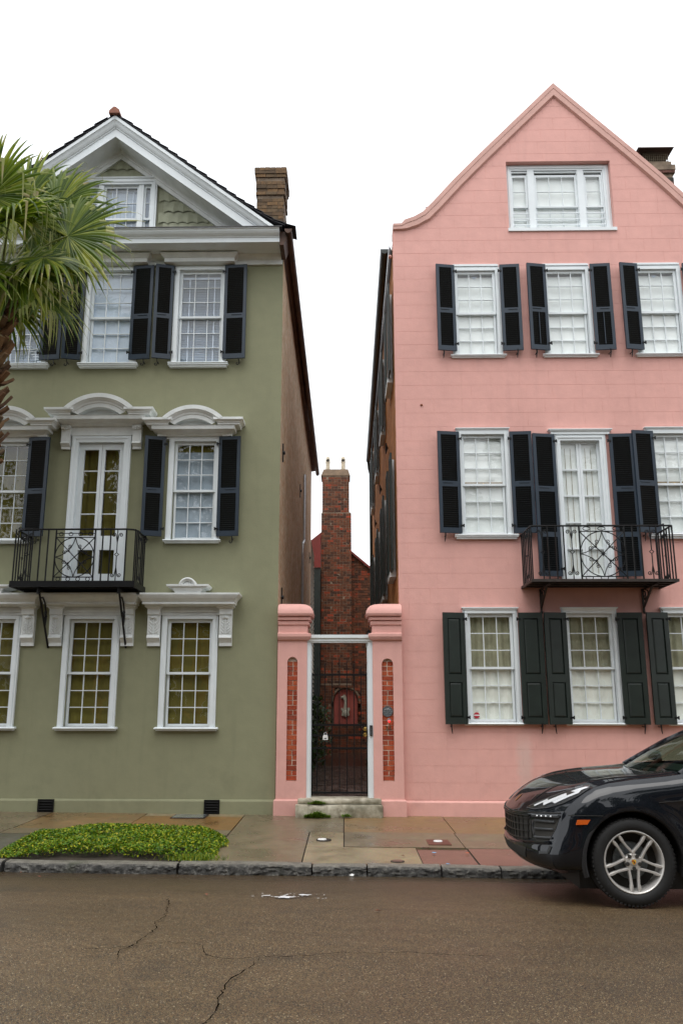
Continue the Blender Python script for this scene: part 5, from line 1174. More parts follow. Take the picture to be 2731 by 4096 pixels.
for x in (-.645, -.06): b = MB(); b.lathe([(.085, 10.50), (.08, 10.80), (.09, 10.82), (.085, 10.98), (.05, 11.06), (0, 11.08)], (x, yc+.3, 0), 'z', 14); b.lathe([(0, -.001), (.055, -.001), (.06, .02)], (x, yc+.212, 10.90), 'y', 12, m=1); b.build('chimney_pot', [M['pot'], M['dark']], c)
brick_field(c, 'brick_alley', -.846, .165, 8.80, 10.22, yc+.02, .235, .092, .012, .03, None, 70, 31); brick_field(c, 'brick_alley', cx0, cx1, 2.51, 8.80, yc+.004, .235, .092, .012, .03, None, 230, 32)
brick_field(bh_, 'brick_alley', .25, 1.25, 1.2, 7.3, Y-.002, .235, .092, .012, .03, lambda x, z: z < 7.32-sr*(x-.2), 220, 33)
brick_field(bh_, 'brick_alley', -.95, .9, .15, 2.45, Y-.21, .235, .092, .012, .03, lambda x, z: not (abs(x-.012) < .52 and z < 2.05 or math.hypot(x-.012, z-1.89) < .52), 80, 34)
b = MB(); b.box(-1.0, -.52, Y-.216, Y, .1, 2.44); b.box(.55, 1.0, Y-.216, Y, .1, 2.44); b.build('porch_wall', M['mortar_dark'], bh_)
b = MB(); a = [(-.406+.012-.012, .15)]+[(.012-.418*math.cos(math.pi*k/16), 1.89+.418*math.sin(math.pi*k/16)) for k in range(17)]+[(.43, .15)]; b.ext(a, Y-.10, Y-.04, 'y'); d = b.build('arched_door', M['pinkdoor'], bh_)
for x in (-.26, -.12, .02, .16, .30): b = MB(); b.box(x-.006, x+.006, Y-.106, Y-.1005, .2, 1.89+math.sqrt(max(0, .418**2-(x-.012)**2))-.03); b.build('door_batten', plain('rose_groove', (.16, .04, .03), .6), d)
b = MB(); b.box(-.95, 1.0, Y-.95, Y-.70, .1, 1.07); lw = b.build('low_wall', M['mortar_dark'], bh_); brick_field(lw, 'brick_alley', -.95, 1.0, .15, 1.07, Y-.955, .235, .092, .012, .03, None, 90, 36); b = MB(); k = .00348; q = [(775, 1055), (790, 1035), (805, 1018), (820, 1022), (830, 1050), (836, 1100), (840, 1150), (865, 1148), (868, 1165), (855, 1190), (862, 1225), (840, 1232), (822, 1212), (790, 1232), (780, 1222), (790, 1190), (776, 1165), (778, 1148), (800, 1160), (812, 1100), (806, 1066)]
b.ext([((x-825)*k+.012, 2.308-(y-965)*k) for x, y in reversed(q)], Y-.155, Y-.11, 'y'); b.sph((.012+.0, Y-.15, 1.46), (.09, .05, .13), 8, 6); b.sph((-.11, Y-.15, 2.03), (.06, .04, .045), 7, 5); b.build('plaster_ornament', M['plaster'], d)
b = MB(); pts = [(.012-.50*math.cos(math.pi*k_/14), Y-.16, 1.89+.50*math.sin(math.pi*k_/14)) for k_ in range(15)]; b.tube(pts, .05, 6); b.build('door_arch', M['mortar_dark'], bh_)
b = MB(); b.box(-1.35, -.90, Y-.5, Y-.03, .1, 6.66); b.build('dark_bay', M['green_gutter'], bh_); b = MB(); b.add([(-1.4, Y-.55, 7.55), (-.885, Y-.55, 7.97), (-.885, Y-.55, 6.66), (-1.4, Y-.55, 6.66)], [(0, 3, 2, 1)]); b.build('bay_fascia', M['redmetal'], bh_)
# clapboard house behind the green one
ck = thing('clapboard_house', (-2, 14, .1), 'grey clapboard side wall seen edge on behind the green house', 'house')
b = MB(); b.box(-5, -1.075, 12.5, 15.3, 0, 6.75); b.build('wall', M['clap'], ck)
for i in range(46): z = .12+.145*i; b = MB(); b.add([(-1.04, 12.49, z), (-1.04, 15.34, z), (-1.072, 15.34, z+.16), (-1.072, 12.49, z+.16), (-1.072, 12.49, z), (-1.072, 15.34, z)], [(0, 1, 2, 3), (0, 4, 5, 1), (0, 3, 4), (1, 5, 2)]); b.build('plank', M['clap'], ck)
# wall lantern and alley plants
ln = thing('wall_lantern', (.55, 5, 2.7), 'dark hanging wall lantern inside the alley above the gate', 'lantern'); x, y, z = .50, 5.0, 2.80
b = MB(); b.lathe([(.0, .40), (.03, .38), (.035, .34), (.09, .27), (.10, .25), (0, .25)], (x, y, z), 'z', 6); b.tube([(x, y, z+.38), (x, y, z+.46), (.84, y, z+.46)], .012, 6); b.build('lantern_hood', M['iron'], ln); b = MB(); b.lathe([(.085, .25), (.06, .0)], (x, y, z), 'z', 6); b.build('lantern_glass', M['sheer'], ln)
b = MB(); [b.tube([(x+.087*math.cos(k*1.047), y+.087*math.sin(k*1.047), z+.25), (x+.062*math.cos(k*1.047), y+.062*math.sin(k*1.047), z)], .007, 4) for k in range(6)]; b.lathe([(0, -.02), (.064, -.005), (.064, .005)], (x, y, z), 'z', 6); b.build('lantern_frame', M['iron'], ln)
def shrub(x, y, r_, h, n, label, seed):
    rk = random.Random(seed); t = thing('alley_shrub', (x, y, .15), label, 'shrub', 'shrubs along the alley'); b = MB()
    for i in range(n):
        a = rk.uniform(0, 6.28); q = math.sqrt(rk.random())*r_; zz = .18+h*rk.random()**.8; q *= 1-.5*abs(zz/h-.5); c = Vector((x+q*math.cos(a), y+q*math.sin(a)*1.6, zz)); d = Vector((rk.gauss(0, 1), rk.gauss(0, 1), rk.gauss(.2, .8))).normalized()*rk.uniform(.04, .09); s_ = d.orthogonal().normalized()*d.length*.35
        b.add([c-d, c+s_, c+d, c-s_], [(0, 1, 2, 3)])
    b.build('foliage', M['shrub'], t); b = MB()
    for i in range(4): a = rk.uniform(0, 6.28); b.tube([(x, y, .15), (x+.3*r_*math.cos(a), y+.3*r_*math.sin(a), .15+h*.4), (x+.6*r_*math.cos(a), y+.6*r_*math.sin(a), .15+h*.8)], [.015, .010, .005], 5)
    b.build('stem', M['bark'], t)
shrub(-.86, 4.2, .26, 1.25, 700, 'dark leafy shrub close behind the gate on the green house side', 1); shrub(-.80, 8.5, .35, 1.7, 500, 'tall dark shrub deeper in the alley on the green house side', 2); shrub(.66, 6.0, .22, .8, 400, 'low dark shrub at the foot of the pink house alley wall', 3); shrub(-.75, 13.5, .4, 1.5, 400, 'dark shrub beside the clapboard wall near the pink arched door', 4)
# ============================================================ parked car
def _paint():
    t = NT('black_blue_car_paint'); w = t.world()
    v = t.n('TexVoronoi', {'Vector': w, 'Scale': 75}, feature='F1'); d = t.ramp(v.outputs['Distance'], [(.0, (1, 1, 1)), (.28, (0, 0, 0))]); keep = t.ramp(t.n('SeparateColor', {0: v.outputs['Color']}).outputs[0], [(.55, (0, 0, 0)), (.6, (1, 1, 1))])
    up = t.n('SeparateXYZ', {0: t.n('NewGeometry').outputs['Normal']}).outputs['Z']
    h = t.math('MULTIPLY', t.math('MULTIPLY', d, keep), t.math('MULTIPLY', t.math('SUBTRACT', up, .35, True), 1.8, True))
    return t.pbr(col=(.0028, .0042, .0072), rough=.5, spec=.08, coat=1.0, coatr=.02, nrm=t.bump(h, .12, .003))
M['paint'] = _paint()
M['tyre'] = plain('tyre_rubber', (.010, .010, .010), .72, .15, 20, .15, 80); M['alloy'] = plain('silver_alloy', (.62, .60, .57), .32, .06, 9, metal=.45)
M['cladding'] = plain('black_cladding', (.010, .010, .011), .55, .2, 15, .15, 90); M['chrome'] = plain('bright_reflector', (.88, .90, .92), .25, .05, 9, metal=.25); M['grey_trim'] = plain('grey_trim', (.07, .075, .08), .3)
M['amber'] = plain('amber_marker', (.62, .11, .012), .25, .1, 40); M['seat'] = plain('grey_beige_leather', (.22, .18, .13), .6)
YC, WB, WX = -4.82, 2.60, 2.365; WZ, WRAD = .268, .345
car = thing('parked_car', (3.7, YC, -.09), 'wet black sports utility car parked at the kerb facing left, with silver wheels', 'car')
PC = [(1.86, .075), (1.65, .145), (1.545, .215), (1.508, .29), (1.500, .332), (1.528, .362), (1.524, .46), (1.520, .555), (1.512, .592), (1.56, .640), (1.619, .690), (1.707, .752), (1.815, .803), (1.966, .848), (2.180, .890), (2.458, .918), (2.66, .930), (2.76, .935)]
PS = [(1.985, .185), (1.83, .190), (1.74, .205), (1.715, .30), (1.745, .395), (1.76, .43), (1.79, .52), (1.812, .59), (1.822, .632), (1.87, .690), (1.935, .745), (2.01, .797), (2.10, .848), (2.22, .880), (2.40, .905), (2.55, .920), (2.72, .938), (2.86, .958)]
QS = .80
def lerp_prof(P, s):
    s = min(max(s, 0), len(P)-1.0001); i = int(s); f = s-i
    p0, p1, p2, p3 = P[max(i-1, 0)], P[i], P[i+1], P[min(i+2, len(P)-1)]
    return tuple(.5*((2*p1[k])+(-p0[k]+p2[k])*f+(2*p0[k]-5*p1[k]+4*p2[k]-p3[k])*f*f+(-p0[k]+3*p1[k]-3*p2[k]+p3[k])*f**3) for k in (0, 1))
def SF(s, t, off=0):
    # front body surface: s runs along the profile (chin to cowl), t across (0 centre, 1 fender edge)
    a, c = lerp_prof(PC, s), lerp_prof(PS, s); g = abs(t)**2.5; gz_ = abs(t)**2.0
    cr = .018*(1-abs(t)**2)*max(0, min(1, (s-9)/3)); crease = .014*math.exp(-((abs(t)-.80)/.10)**2)*max(0, min(1, (s-11)/2))
    return Vector((a[0]+(c[0]-a[0])*g-off, YC-QS*t, a[1]+(c[1]-a[1])*gz_+cr+crease+off*max(0, (s-8)/6)))
b = MB(); ns, ntt = 68, 36; vs = [SF(17*i/ns, -1+2*j/ntt) for i in range(ns+1) for j in range(ntt+1)]
b.add(vs, [(i*(ntt+1)+j, i*(ntt+1)+j+1, (i+1)*(ntt+1)+j+1, (i+1)*(ntt+1)+j) for i in range(ns) for j in range(ntt)]); body = b.build('front_body', M['paint'], car, smooth=True, ang=60)
def ztop(x):
    if x <= PS[8][0]: return PS[8][1]
    P = PS[8:]+[(3.2, .985), (4.2, 1.01), (5.0, 1.03), (5.6, 1.02), (5.86, .92)]
    for (xa, za), (xb, zb) in zip(P, P[1:]):
        if x <= xb: return za+(zb-za)*(x-xa)/(xb-xa)
    return P[-1][1]
def side(sgn):
    b = MB(); na, nb = 190, 34; vs = []; AR = .405
    for i in range(na+1):
        for j in range(nb+1):
            v = j/nb; s = v*8; xf, zf = lerp_prof(PS, s); xe = 5.88-.10*(abs(v-.55)**2)*2; a = i/na; x = xf+(xe-xf)*a; zb = .185-.03*min(1, max(0, (x-2.7)/.3)); zt = ztop(x)
            if i == 0: z = zf
            else: f = min(1, a*14); z = (zb+(zt-zb)*v)*f+(zf+(zt-PS[8][1])*v**1.5)*(1-f)
            d1 = max(0, zt-z); d2 = max(0, x-xf); d3 = max(0, xe-x)
            q = QS+.098*(1-math.exp(-d1/.060))*(1-math.exp(-d2/.085))*(1-math.exp(-d3/.10))
            dw = min(math.hypot(x-WX, z-WZ), math.hypot(x-WX-WB, z-WZ)); q += .018*math.exp(-((dw-.42)/.07)**2)*(1-math.exp(-d1/.05))
            q -= .030*max(0, 1-(z-.15)/.22)**2*(1 if 2.8 < x < 4.6 else .3); q -= .018*math.exp(-((z-.40)/.09)**2)*(1 if 3.0 < x < 4.5 else 0)
            for cxw in (WX, WX+WB):
                r_ = math.hypot(x-cxw, z-WZ)
                if AR-.035 < r_ < AR+.012 and z > zb-.02: x = cxw+(x-cxw)*AR/r_; z = WZ+(z-WZ)*AR/r_
            vs.append((x, YC-sgn*q, z))
    fs = []
    for i in range(na):
        for j in range(nb):
            f = (i*(nb+1)+j, (i+1)*(nb+1)+j, (i+1)*(nb+1)+j+1, i*(nb+1)+j+1); cx = sum(vs[k][0] for k in f)/4; cz = sum(vs[k][2] for k in f)/4
            if min(math.hypot(cx-WX, cz-WZ), math.hypot(cx-WX-WB, cz-WZ)) < AR-.006: continue
            fs.append(f if sgn > 0 else tuple(reversed(f)))
    b.add(vs, fs); o = b.build('side_body', M['paint'], car, smooth=True, ang=60)
    for cxw in (WX, WX+WB):
        b = MB(); n = 34; pr = [(AR-.012, .86), (AR-.010, .905), (AR+.002, .917), (AR+.022, .914), (AR+.030, .895), (AR+.02, .86)]; vv = []
        for k in range(n+1):
            t = R(-16)+(math.pi+R(32))*k/n
            for r_, q in pr: vv.append((cxw+r_*math.cos(t), YC-sgn*(q-.012*max(0, math.sin(t))**2), WZ+r_*math.sin(t)))
        m_ = len(pr); b.add(vv, [(k*m_+i, k*m_+(i+1) % m_, (k+1)*m_+(i+1) % m_, (k+1)*m_+i) for k in range(n) for i in range(m_)]); b.build('wheel_arch_trim', M['cladding'] if True else M['paint'], car, smooth=True, fix=True)
        b = MB(); b.lathe([(AR+.01, 0), (AR+.01, sgn*.34), (0, sgn*.35)], (cxw, YC-sgn*.88, WZ), 'y', 24, a0=R(-14), a1=R(194)); b.build('wheel_well', M['dark'], car)
    return o
sd_ = side(1); side(-1)
b = MB(); b.box(1.95, 5.75, YC-.72, YC+.72, .035, .30); b.build('underbody', M['cladding'], car)
b = MB(); b.add([(5.80, YC-.8, .2), (5.80, YC+.8, .2), (5.87, YC+.8, .9), (5.87, YC-.8, .9), (5.55, YC-.72, 1.03), (5.55, YC+.72, 1.03)], [(0, 1, 2, 3), (3, 2, 5, 4)]); b.build('tailgate', M['paint'], car)
# patches lying on the nose: polygons in (s, t)
def patch(name, poly, off, mt, parent=None, rim=0, n=6):
    b = MB(); c = (sum(p[0] for p in poly)/len(poly), sum(p[1] for p in poly)/len(poly)); N = len(poly); P = []
    for i in range(N):
        (s0, t0), (s1, t1) = poly[i], poly[(i+1) % N]
        for k in range(n): P.append((s0+(s1-s0)*k/n, t0+(t1-t0)*k/n))
    rings = 5; vs = []
    for r_ in range(rings+1):
        f = 1-r_/rings
        for s, t in P: vs.append(nrm_off(c[0]+(s-c[0])*f, c[1]+(t-c[1])*f, off))
    m_ = len(P); b.add(vs, [(r_*m_+k, r_*m_+(k+1) % m_, (r_+1)*m_+(k+1) % m_, (r_+1)*m_+k) for r_ in range(rings) for k in range(m_)]); return b.build(name, mt, parent or car, smooth=True, ang=70)
def nrm_off(s, t, off):
    p = SF(s, t); a = SF(s+.05, t)-SF(s-.05, t); c = SF(s, t+.01)-SF(s, t-.01); n = a.cross(c); n.normalize()
    if n.dot(p-Vector((2.7, YC, .35))) < 0: n = -n
    return p+n*off
for sg in (1, -1):
    lamp = [(8.75, .52), (8.60, .66), (8.85, .82), (9.5, .93), (10.6, .985), (11.8, .985), (12.15, .94), (11.9, .87), (11.0, .78), (9.9, .65), (9.2, .555)]
    q = [(s, t*sg) for s, t in lamp]; hl = patch('headlight', q, .003, M['blackplastic'])
    for poly in ([(9.0, .63), (9.9, .73), (10.15, .71), (9.2, .60)], [(9.15, .74), (10.6, .88), (10.95, .84), (9.6, .70)], [(9.45, .85), (11.0, .96), (11.5, .94), (10.7, .89), (9.7, .80)], [(11.1, .93), (11.9, .965), (11.95, .93), (11.2, .86)]): patch('reflector', [(s, t*sg) for s, t in poly], .008, M['chrome'], hl, n=3)
    lp = [nrm_off(s, t, .010) for s, t in q]; patch('lens', q, .013, M['lens'], hl)
    b = MB(); b.tube([nrm_off(s, t*sg, .006) for s, t in lamp], .004, 5, closed=True); b.build('lamp_rim', M['grey_trim'], hl)
    vent = [(7.75, .70), (7.72, .985), (5.9, .965), (4.6, .90), (4.55, .74), (6.2, .69)]; v = patch('side_intake', [(s, t*sg) for s, t in vent], .002, M['dark'])
    b = MB(); b.tube([nrm_off(7.62-.10*k/8, (.685+.29*k/8)*sg, .012) for k in range(9)], .014, 6); b.build('running_light', M['lens'] if False else M['grey_trim'], v); b = MB()
    for k in range(4): b.sph(nrm_off(7.60-.02*k, (.76+.05*k)*sg, .024), (.008, .014, .008), 6, 4)
    b.build('light_diode', M['chrome'], v)
    for s0 in (6.75, 6.0, 5.3): b = MB(); b.tube([nrm_off(s0-.12*k/8, (.71+.235*k/8)*sg, .010) for k in range(9)], .009, 6); b.build('intake_slat', M['grey_trim'], v)
    b = MB(); b.tube([nrm_off(4.25-.1*k/8, (.55+.40*k/8)*sg, .008) for k in range(9)], .013, 6); b.build('bumper_blade', M['paint'], v)
    b = MB(); b.bar(nrm_off(3.15, .84*sg, .006), nrm_off(3.25, .955*sg, .006), .012, .02); b.bar(nrm_off(3.25, .955*sg, .008), nrm_off(3.75, .965*sg, .008), .012, .02); b.build('lower_trim', M['grey_trim'], v)
gr = patch('grille', [(7.6, -.62), (7.6, .62), (5.2, .66), (4.9, .5), (4.9, -.5), (5.2, -.66)], .003, M['dark'])
b = MB()
for k in range(13): t = -.60+.1*k; b.tube([nrm_off(5.0+2.6*i/6, t, .008) for i in range(7)], .006, 4)
for k in range(5): s = 5.2+.58*k; b.tube([nrm_off(s, -.62+1.24*i/14, .008) for i in range(15)], .007, 4)
b.build('grille_bars', M['blackplastic'], gr)
b = MB(); b.tube([nrm_off(8.12, -.98+1.96*i/30, .004) for i in range(31)], .006, 4); b.build('bonnet_gap', M['dark'], car)
lowg = patch('lower_intake', [(3.5, -.62), (3.5, .62), (2.3, .55), (2.3, -.55)], .004, M['dark'])
cr = patch('bonnet_crest', [(10.15, -.035), (10.45, 0), (10.15, .035), (9.6, .03), (9.35, 0), (9.6, -.03)], .004, M['brass'])
for sg in (1, -1):
    b = MB(); b.tube([SF(10.2+.4*k, sg*(.50+.10*k/17*1.0))+Vector((0, 0, .004)) for k in range(17)], .003, 4); b.build('bonnet_crease', M['dark'], car)
# marker lamp, panel gaps, mirror, handles
def sidepatch(name, pts, mt, y, th=.006, parent=None): b = MB(); b.ext(pts, y-th, y, 'y'); return b.build(name, M[mt], parent or car)
sidepatch('side_marker', [(1.905, .558), (2.012, .562), (2.030, .598), (1.918, .596)], 'amber', -5.708, .012)
b = MB(); b.tube([(1.85, -5.690, .628), (1.95, -5.712, .630), (2.06, -5.728, .631), (2.13, -5.731, .631)], .0035, 4); b.tube([(2.60, -5.72, .735), (2.70, -5.722, .748), (2.95, -5.722, .758)], .003, 4); b.tube([(2.92, -5.70, .90), (2.90, -5.722, .75), (2.90, -5.722, .55), (2.93, -5.71, .22)], .0035, 4); b.build('panel_gap', M['dark'], car)
for sg in (1, -1):
    b = MB(); b.sph((3.22, YC-sg*.91, 1.04), (.07, .09, .06), 12, 8); b.bar((3.23, YC-sg*.79, .99), (3.22, YC-sg*.86, 1.02), .05, .04); b.build('mirror', M['paint'], car, smooth=True)
    for x in (3.55, 4.4): b = MB(); b.tube([(x, YC-sg*.895, .83), (x+.05, YC-sg*.915, .835), (x+.14, YC-sg*.915, .84), (x+.18, YC-sg*.895, .84)], .012, 6); b.build('door_handle', M['paint'], car)
# glasshouse
def CW(t): return Vector((2.70+.17*t*t, YC-.765*t, .945+.012*t*t)); 
def RF(t): return Vector((3.50+.09*t*t, YC-.555*t, 1.355-.012*t*t))
b = MB(); n, m_ = 12, 16; vs = []
for i in range(n+1):
    for j in range(m_+1): t = -1+2*j/m_; f = i/n; p = CW(t*.965).lerp(RF(t*.965), f); p.z += .025*math.sin(math.pi*f); vs.append(p)
b.add(vs, [(i*(m_+1)+j, i*(m_+1)+j+1, (i+1)*(m_+1)+j+1, (i+1)*(m_+1)+j) for i in range(n) for j in range(m_)]); b.build('windscreen', M['carglass'], car, smooth=True)
b = MB(); vs = []; xs = [0, .12, .4, .8, 1.2, 1.55, 1.8]
for x in xs:
    for j in range(13): t = -1+j/6; p = RF(t); vs.append((p.x+x, p.y*1-(0)*t, p.z+.045*math.sin(min(1, x/1.2)*1.57)-.05*max(0, (x-1.2)/.6)**2))
b.add(vs, [(i*13+j, i*13+j+1, (i+1)*13+j+1, (i+1)*13+j) for i in range(len(xs)-1) for j in range(12)]); b.build('roof', M['paint'], car, smooth=True)
for sg in (1, -1):
    b = MB(); f = lambda x, q, z: (x, YC-sg*q, z)
    P = [CW(sg)*1, RF(sg)*1]; b.tube([CW(sg*.985)+Vector((-.02, 0, -.005)), CW(sg*.985).lerp(RF(sg*.985), .5)+Vector((0, 0, .026)), RF(sg*.985)+Vector((0, 0, .005)), Vector(f(4.3, .545, 1.40)), Vector(f(5.1, .545, 1.36)), Vector(f(5.62, .70, 1.02))], [.026, .026, .024, .022, .022, .05], 8); b.tube([f(4.12, .80, 1.0), f(4.20, .565, 1.38)], .035, 6); b.tube([f(5.0, .80, 1.02), f(5.05, .565, 1.35)], .06, 6); b.build('pillar', M['paint'], car, smooth=True)
    b = MB(); b.add([f(2.99, .79, .985), f(4.12, .80, 1.005), f(4.19, .57, 1.375), f(3.58, .562, 1.335)], [(0, 1, 2, 3)]); b.add([f(4.15, .80, 1.005), f(5.35, .78, 1.02), f(5.08, .57, 1.345), f(4.22, .57, 1.378)], [(0, 1, 2, 3)]); b.build('side_window', M['carglass'], car)
    b = MB(); b.add([f(2.86, .80, .955), f(4.2, .80, 1.005), f(5.6, .78, 1.02), f(5.6, .70, 1.03), f(4.2, .74, 1.015), f(2.9, .745, .96)], [(0, 1, 4, 5), (1, 2, 3, 4)]); b.build('belt_trim', M['cladding'], car)
b = MB(); b.add([f for f in ((5.15, YC-.54, 1.35), (5.15, YC+.54, 1.35), (5.62, YC+.68, 1.02), (5.62, YC-.68, 1.02))], [(0, 1, 2, 3)]); b.build('rear_window', M['carglass'], car)
b = MB(); b.box(2.95, 3.35, YC-.72, YC+.72, .80, .965); b.build('dashboard', M['blackplastic'], car)
b = MB(); b.add([(2.70, YC-.7, .915), (2.98, YC-.74, .955), (2.98, YC+.74, .955), (2.70, YC+.7, .915)], [(0, 1, 2, 3)]); b.build('cowl', M['cladding'], car)
b = MB(); b.tube([(2.78, YC-.62, .962), (2.84, YC-.30, .985), (2.84, YC+.1, .985)], .010, 5); b.tube([(2.76, YC-.02, .965), (2.82, YC+.30, .985), (2.86, YC+.6, .98)], .010, 5); b.build('wiper', M['blackplastic'], car)
for y in (YC-.38, YC+.38): b = MB(); b.box(3.75, 3.9, y-.22, y+.22, .55, 1.08); b.sph((3.84, y, 1.17), (.05, .12, .09), 8, 6); b.build('seat', M['seat'], car)
b = MB(); b.lathe([(.165, -.012), (.165, .012)], (3.35, YC-.38, .98), 'x', 20); b.tube([(3.35, YC-.38+.17*math.cos(k*.3307), .98+.17*math.sin(k*.3307)) for k in range(19)], .014, 6, closed=True); b.build('steering_wheel', M['blackplastic'], car)
# wheels
def wheel(x, y, sgn, rot0):
    w = empty_part('wheel', (x, y, WZ), car)
    def L(name, prof, mt, n=48): b = MB(); b.lathe([(r_, -sgn*h) for r_, h in prof], (x, y, WZ), 'y', n); return b.build(name, M[mt], w, smooth=True, ang=40, fix=True)
    L('tyre', [(.232, -.20), (.30, -.215), (.335, -.205), (.345, -.18), (.347, -.10), (.345, -.03), (.336, -.008), (.322, .004), (.295, .012), (.262, .008), (.246, -.004), (.238, -.02)], 'tyre')
    b = MB()
    for k in range(64):
        a = 6.283*k/64; c, s_ = math.cos(a), math.sin(a); cc = Vector((x+.334*c, y+sgn*(.012) if False else y-sgn*(-.016), WZ+.334*s_)); b.obox(cc, (.009*-s_, 0, .009*c), (0, .014, 0), (.0085*c, 0, .0085*s_))
    b.build('tread_blocks', M['tyre'], w, kind='stuff')
    L('rim', [(.215, -.20), (.222, -.05), (.226, -.02), (.232, -.004), (.240, .004), (.246, .002), (.248, -.006), (.242, -.02), (.236, -.022)], 'alloy')
    L('brake_disc', [(.06, -.10), (.145, -.10), (.148, -.108), (.148, -.115)], 'pewter', 32); L('wheel_back', [(0, -.12), (.22, -.12)], 'dark', 24)
    b = MB()
    b.lathe([(0, -sgn*-.018), (.058, -sgn*-.018), (.066, -sgn*-.026), (.066, -sgn*-.07)], (x, y, WZ), 'y', 24)
    for k in range(5):
        a = rot0+6.283*k/5
        for sd in (-1, 1):
            a1 = a+sd*.62*0; u = Vector((math.cos(a), 0, math.sin(a))); v = Vector((-math.sin(a), 0, math.cos(a))); o = Vector((x, y, WZ))
            def pt(r_, off, dep): return o+u*r_+v*off+Vector((0, sgn*dep, 0))
            segs = [(.035, .040, .022, .023), (.075, .038, .019, .017), (.125, .032, .014, .0155), (.170, .030, .009, .0155), (.182, .031, .007, .020), (.205, .032, .005, .021), (.234, .034, .006, .014)]
            vs = []
            for r_, off, dep, hw in segs:
                f = -dep if False else dep
                for q, dd in ((-hw, .004), (-hw*.6, -.002), (hw*.6, -.002), (hw, .004), (hw, .034), (-hw, .034)): vs.append(pt(r_, sd*off+q*.62, f+dd))
            b.add(vs, [(i*6+j, i*6+(j+1) % 6, (i+1)*6+(j+1) % 6, (i+1)*6+j) for i in range(len(segs)-1) for j in range(6)])
    b.build('spokes', M['alloy'], w, smooth=True, ang=30, fix=True)
    b = MB()
    for k in range(5): a = rot0+6.283*k/5; b.lathe([(0, -sgn*-.0125), (.0155, -sgn*-.0125), (.016, -sgn*-.03)], (x+.052*math.cos(a), y, WZ+.052*math.sin(a)), 'y', 14)
    b.build('bolt_hole', M['dark'], w)
    b = MB(); b.lathe([(0, -sgn*-.010), (.028, -sgn*-.011), (.032, -sgn*-.018)], (x, y, WZ), 'y', 20); cap = b.build('hub_cap', M['alloy'], w)
    yy = y-sgn*(-.0085)
    if sgn > 0:
        sh = [(-.017, .016), (0, .019), (.017, .016), (.016, -.002), (.010, -.014), (0, -.021), (-.010, -.014), (-.016, -.002)]; b = MB(); b.ext([(x+p, WZ+q) for p, q in sh], yy-.003, yy, 'y'); b.build('crest', plain('gold_crest', (.70, .40, .04), .35, .2, 60), cap)
        b = MB(); b.box(x-.014, x-.003, yy-.0045, yy-.0031, WZ+.003, WZ+.014); b.box(x+.002, x+.010, yy-.0045, yy-.0031, WZ-.013, WZ-.003); b.box(x-.004, x+.005, yy-.0046, yy-.0031, WZ-.006, WZ+.006, 1); b.build('crest_field', [plain('crest_red', (.35, .02, .015), .4), M['blackplastic']], cap)
    return w
for (x, y, s_, r0) in ((WX, -5.70, 1, R(-90)), (WX+WB, -5.70, 1, R(-70)), (WX, -3.94, -1, R(10)), (WX+WB, -3.94, -1, R(40))): wheel(x, y, s_, r0)
# ============================================================ palm at the left edge
pm = thing('palm_tree', (-4.95, -2.6, 0), 'cabbage palm with fan leaves and ragged brown leaf bases at the kerbside', 'palm tree')
TX, TY = -4.84, -2.6
b = MB(); b.tube([(TX-.03, TY, -.1), (TX-.02, TY, 2), (TX, TY, 4.5), (TX, TY, 6.6), (TX, TY, 7.25)], [.21, .19, .20, .20, .12], 14); b.build('trunk', M['bark'], pm, smooth=True)
rk = random.Random(12); cnt = 0
for i in range(150):
    z = 4.6+2.5*i/150+rk.uniform(-.03, .03); a = i*2.399; d = Vector((math.cos(a), math.sin(a), 0)); s_ = Vector((-d.y, d.x, 0)); L = rk.uniform(.16, .29); w = rk.uniform(.055, .085); up = rk.uniform(.25, 1.0); p = Vector((TX, TY, z))+d*.17
    q = p+d*L*.75+Vector((0, 0, L*up)); mid = p.lerp(q, .5)-Vector((0, 0, .02)); b = MB(); k1, k2, k3 = w, w*.72, w*rk.uniform(.35, .6); t = d.cross(s_); n_ = (q-p).normalized().cross(s_)*.018; vs = []
    for c, k in ((p, k1), (mid, k2), (q, k3)): vs += [c-s_*k+n_, c+s_*k+n_, c+s_*k-n_, c-s_*k-n_]
    b.add(vs, [(0, 1, 5, 4), (1, 2, 6, 5), (2, 3, 7, 6), (3, 0, 4, 7), (4, 5, 9, 8), (5, 6, 10, 9), (6, 7, 11, 10), (7, 4, 8, 11), (8, 9, 10, 11)]); b.build('leaf_base', M['boot'], pm)
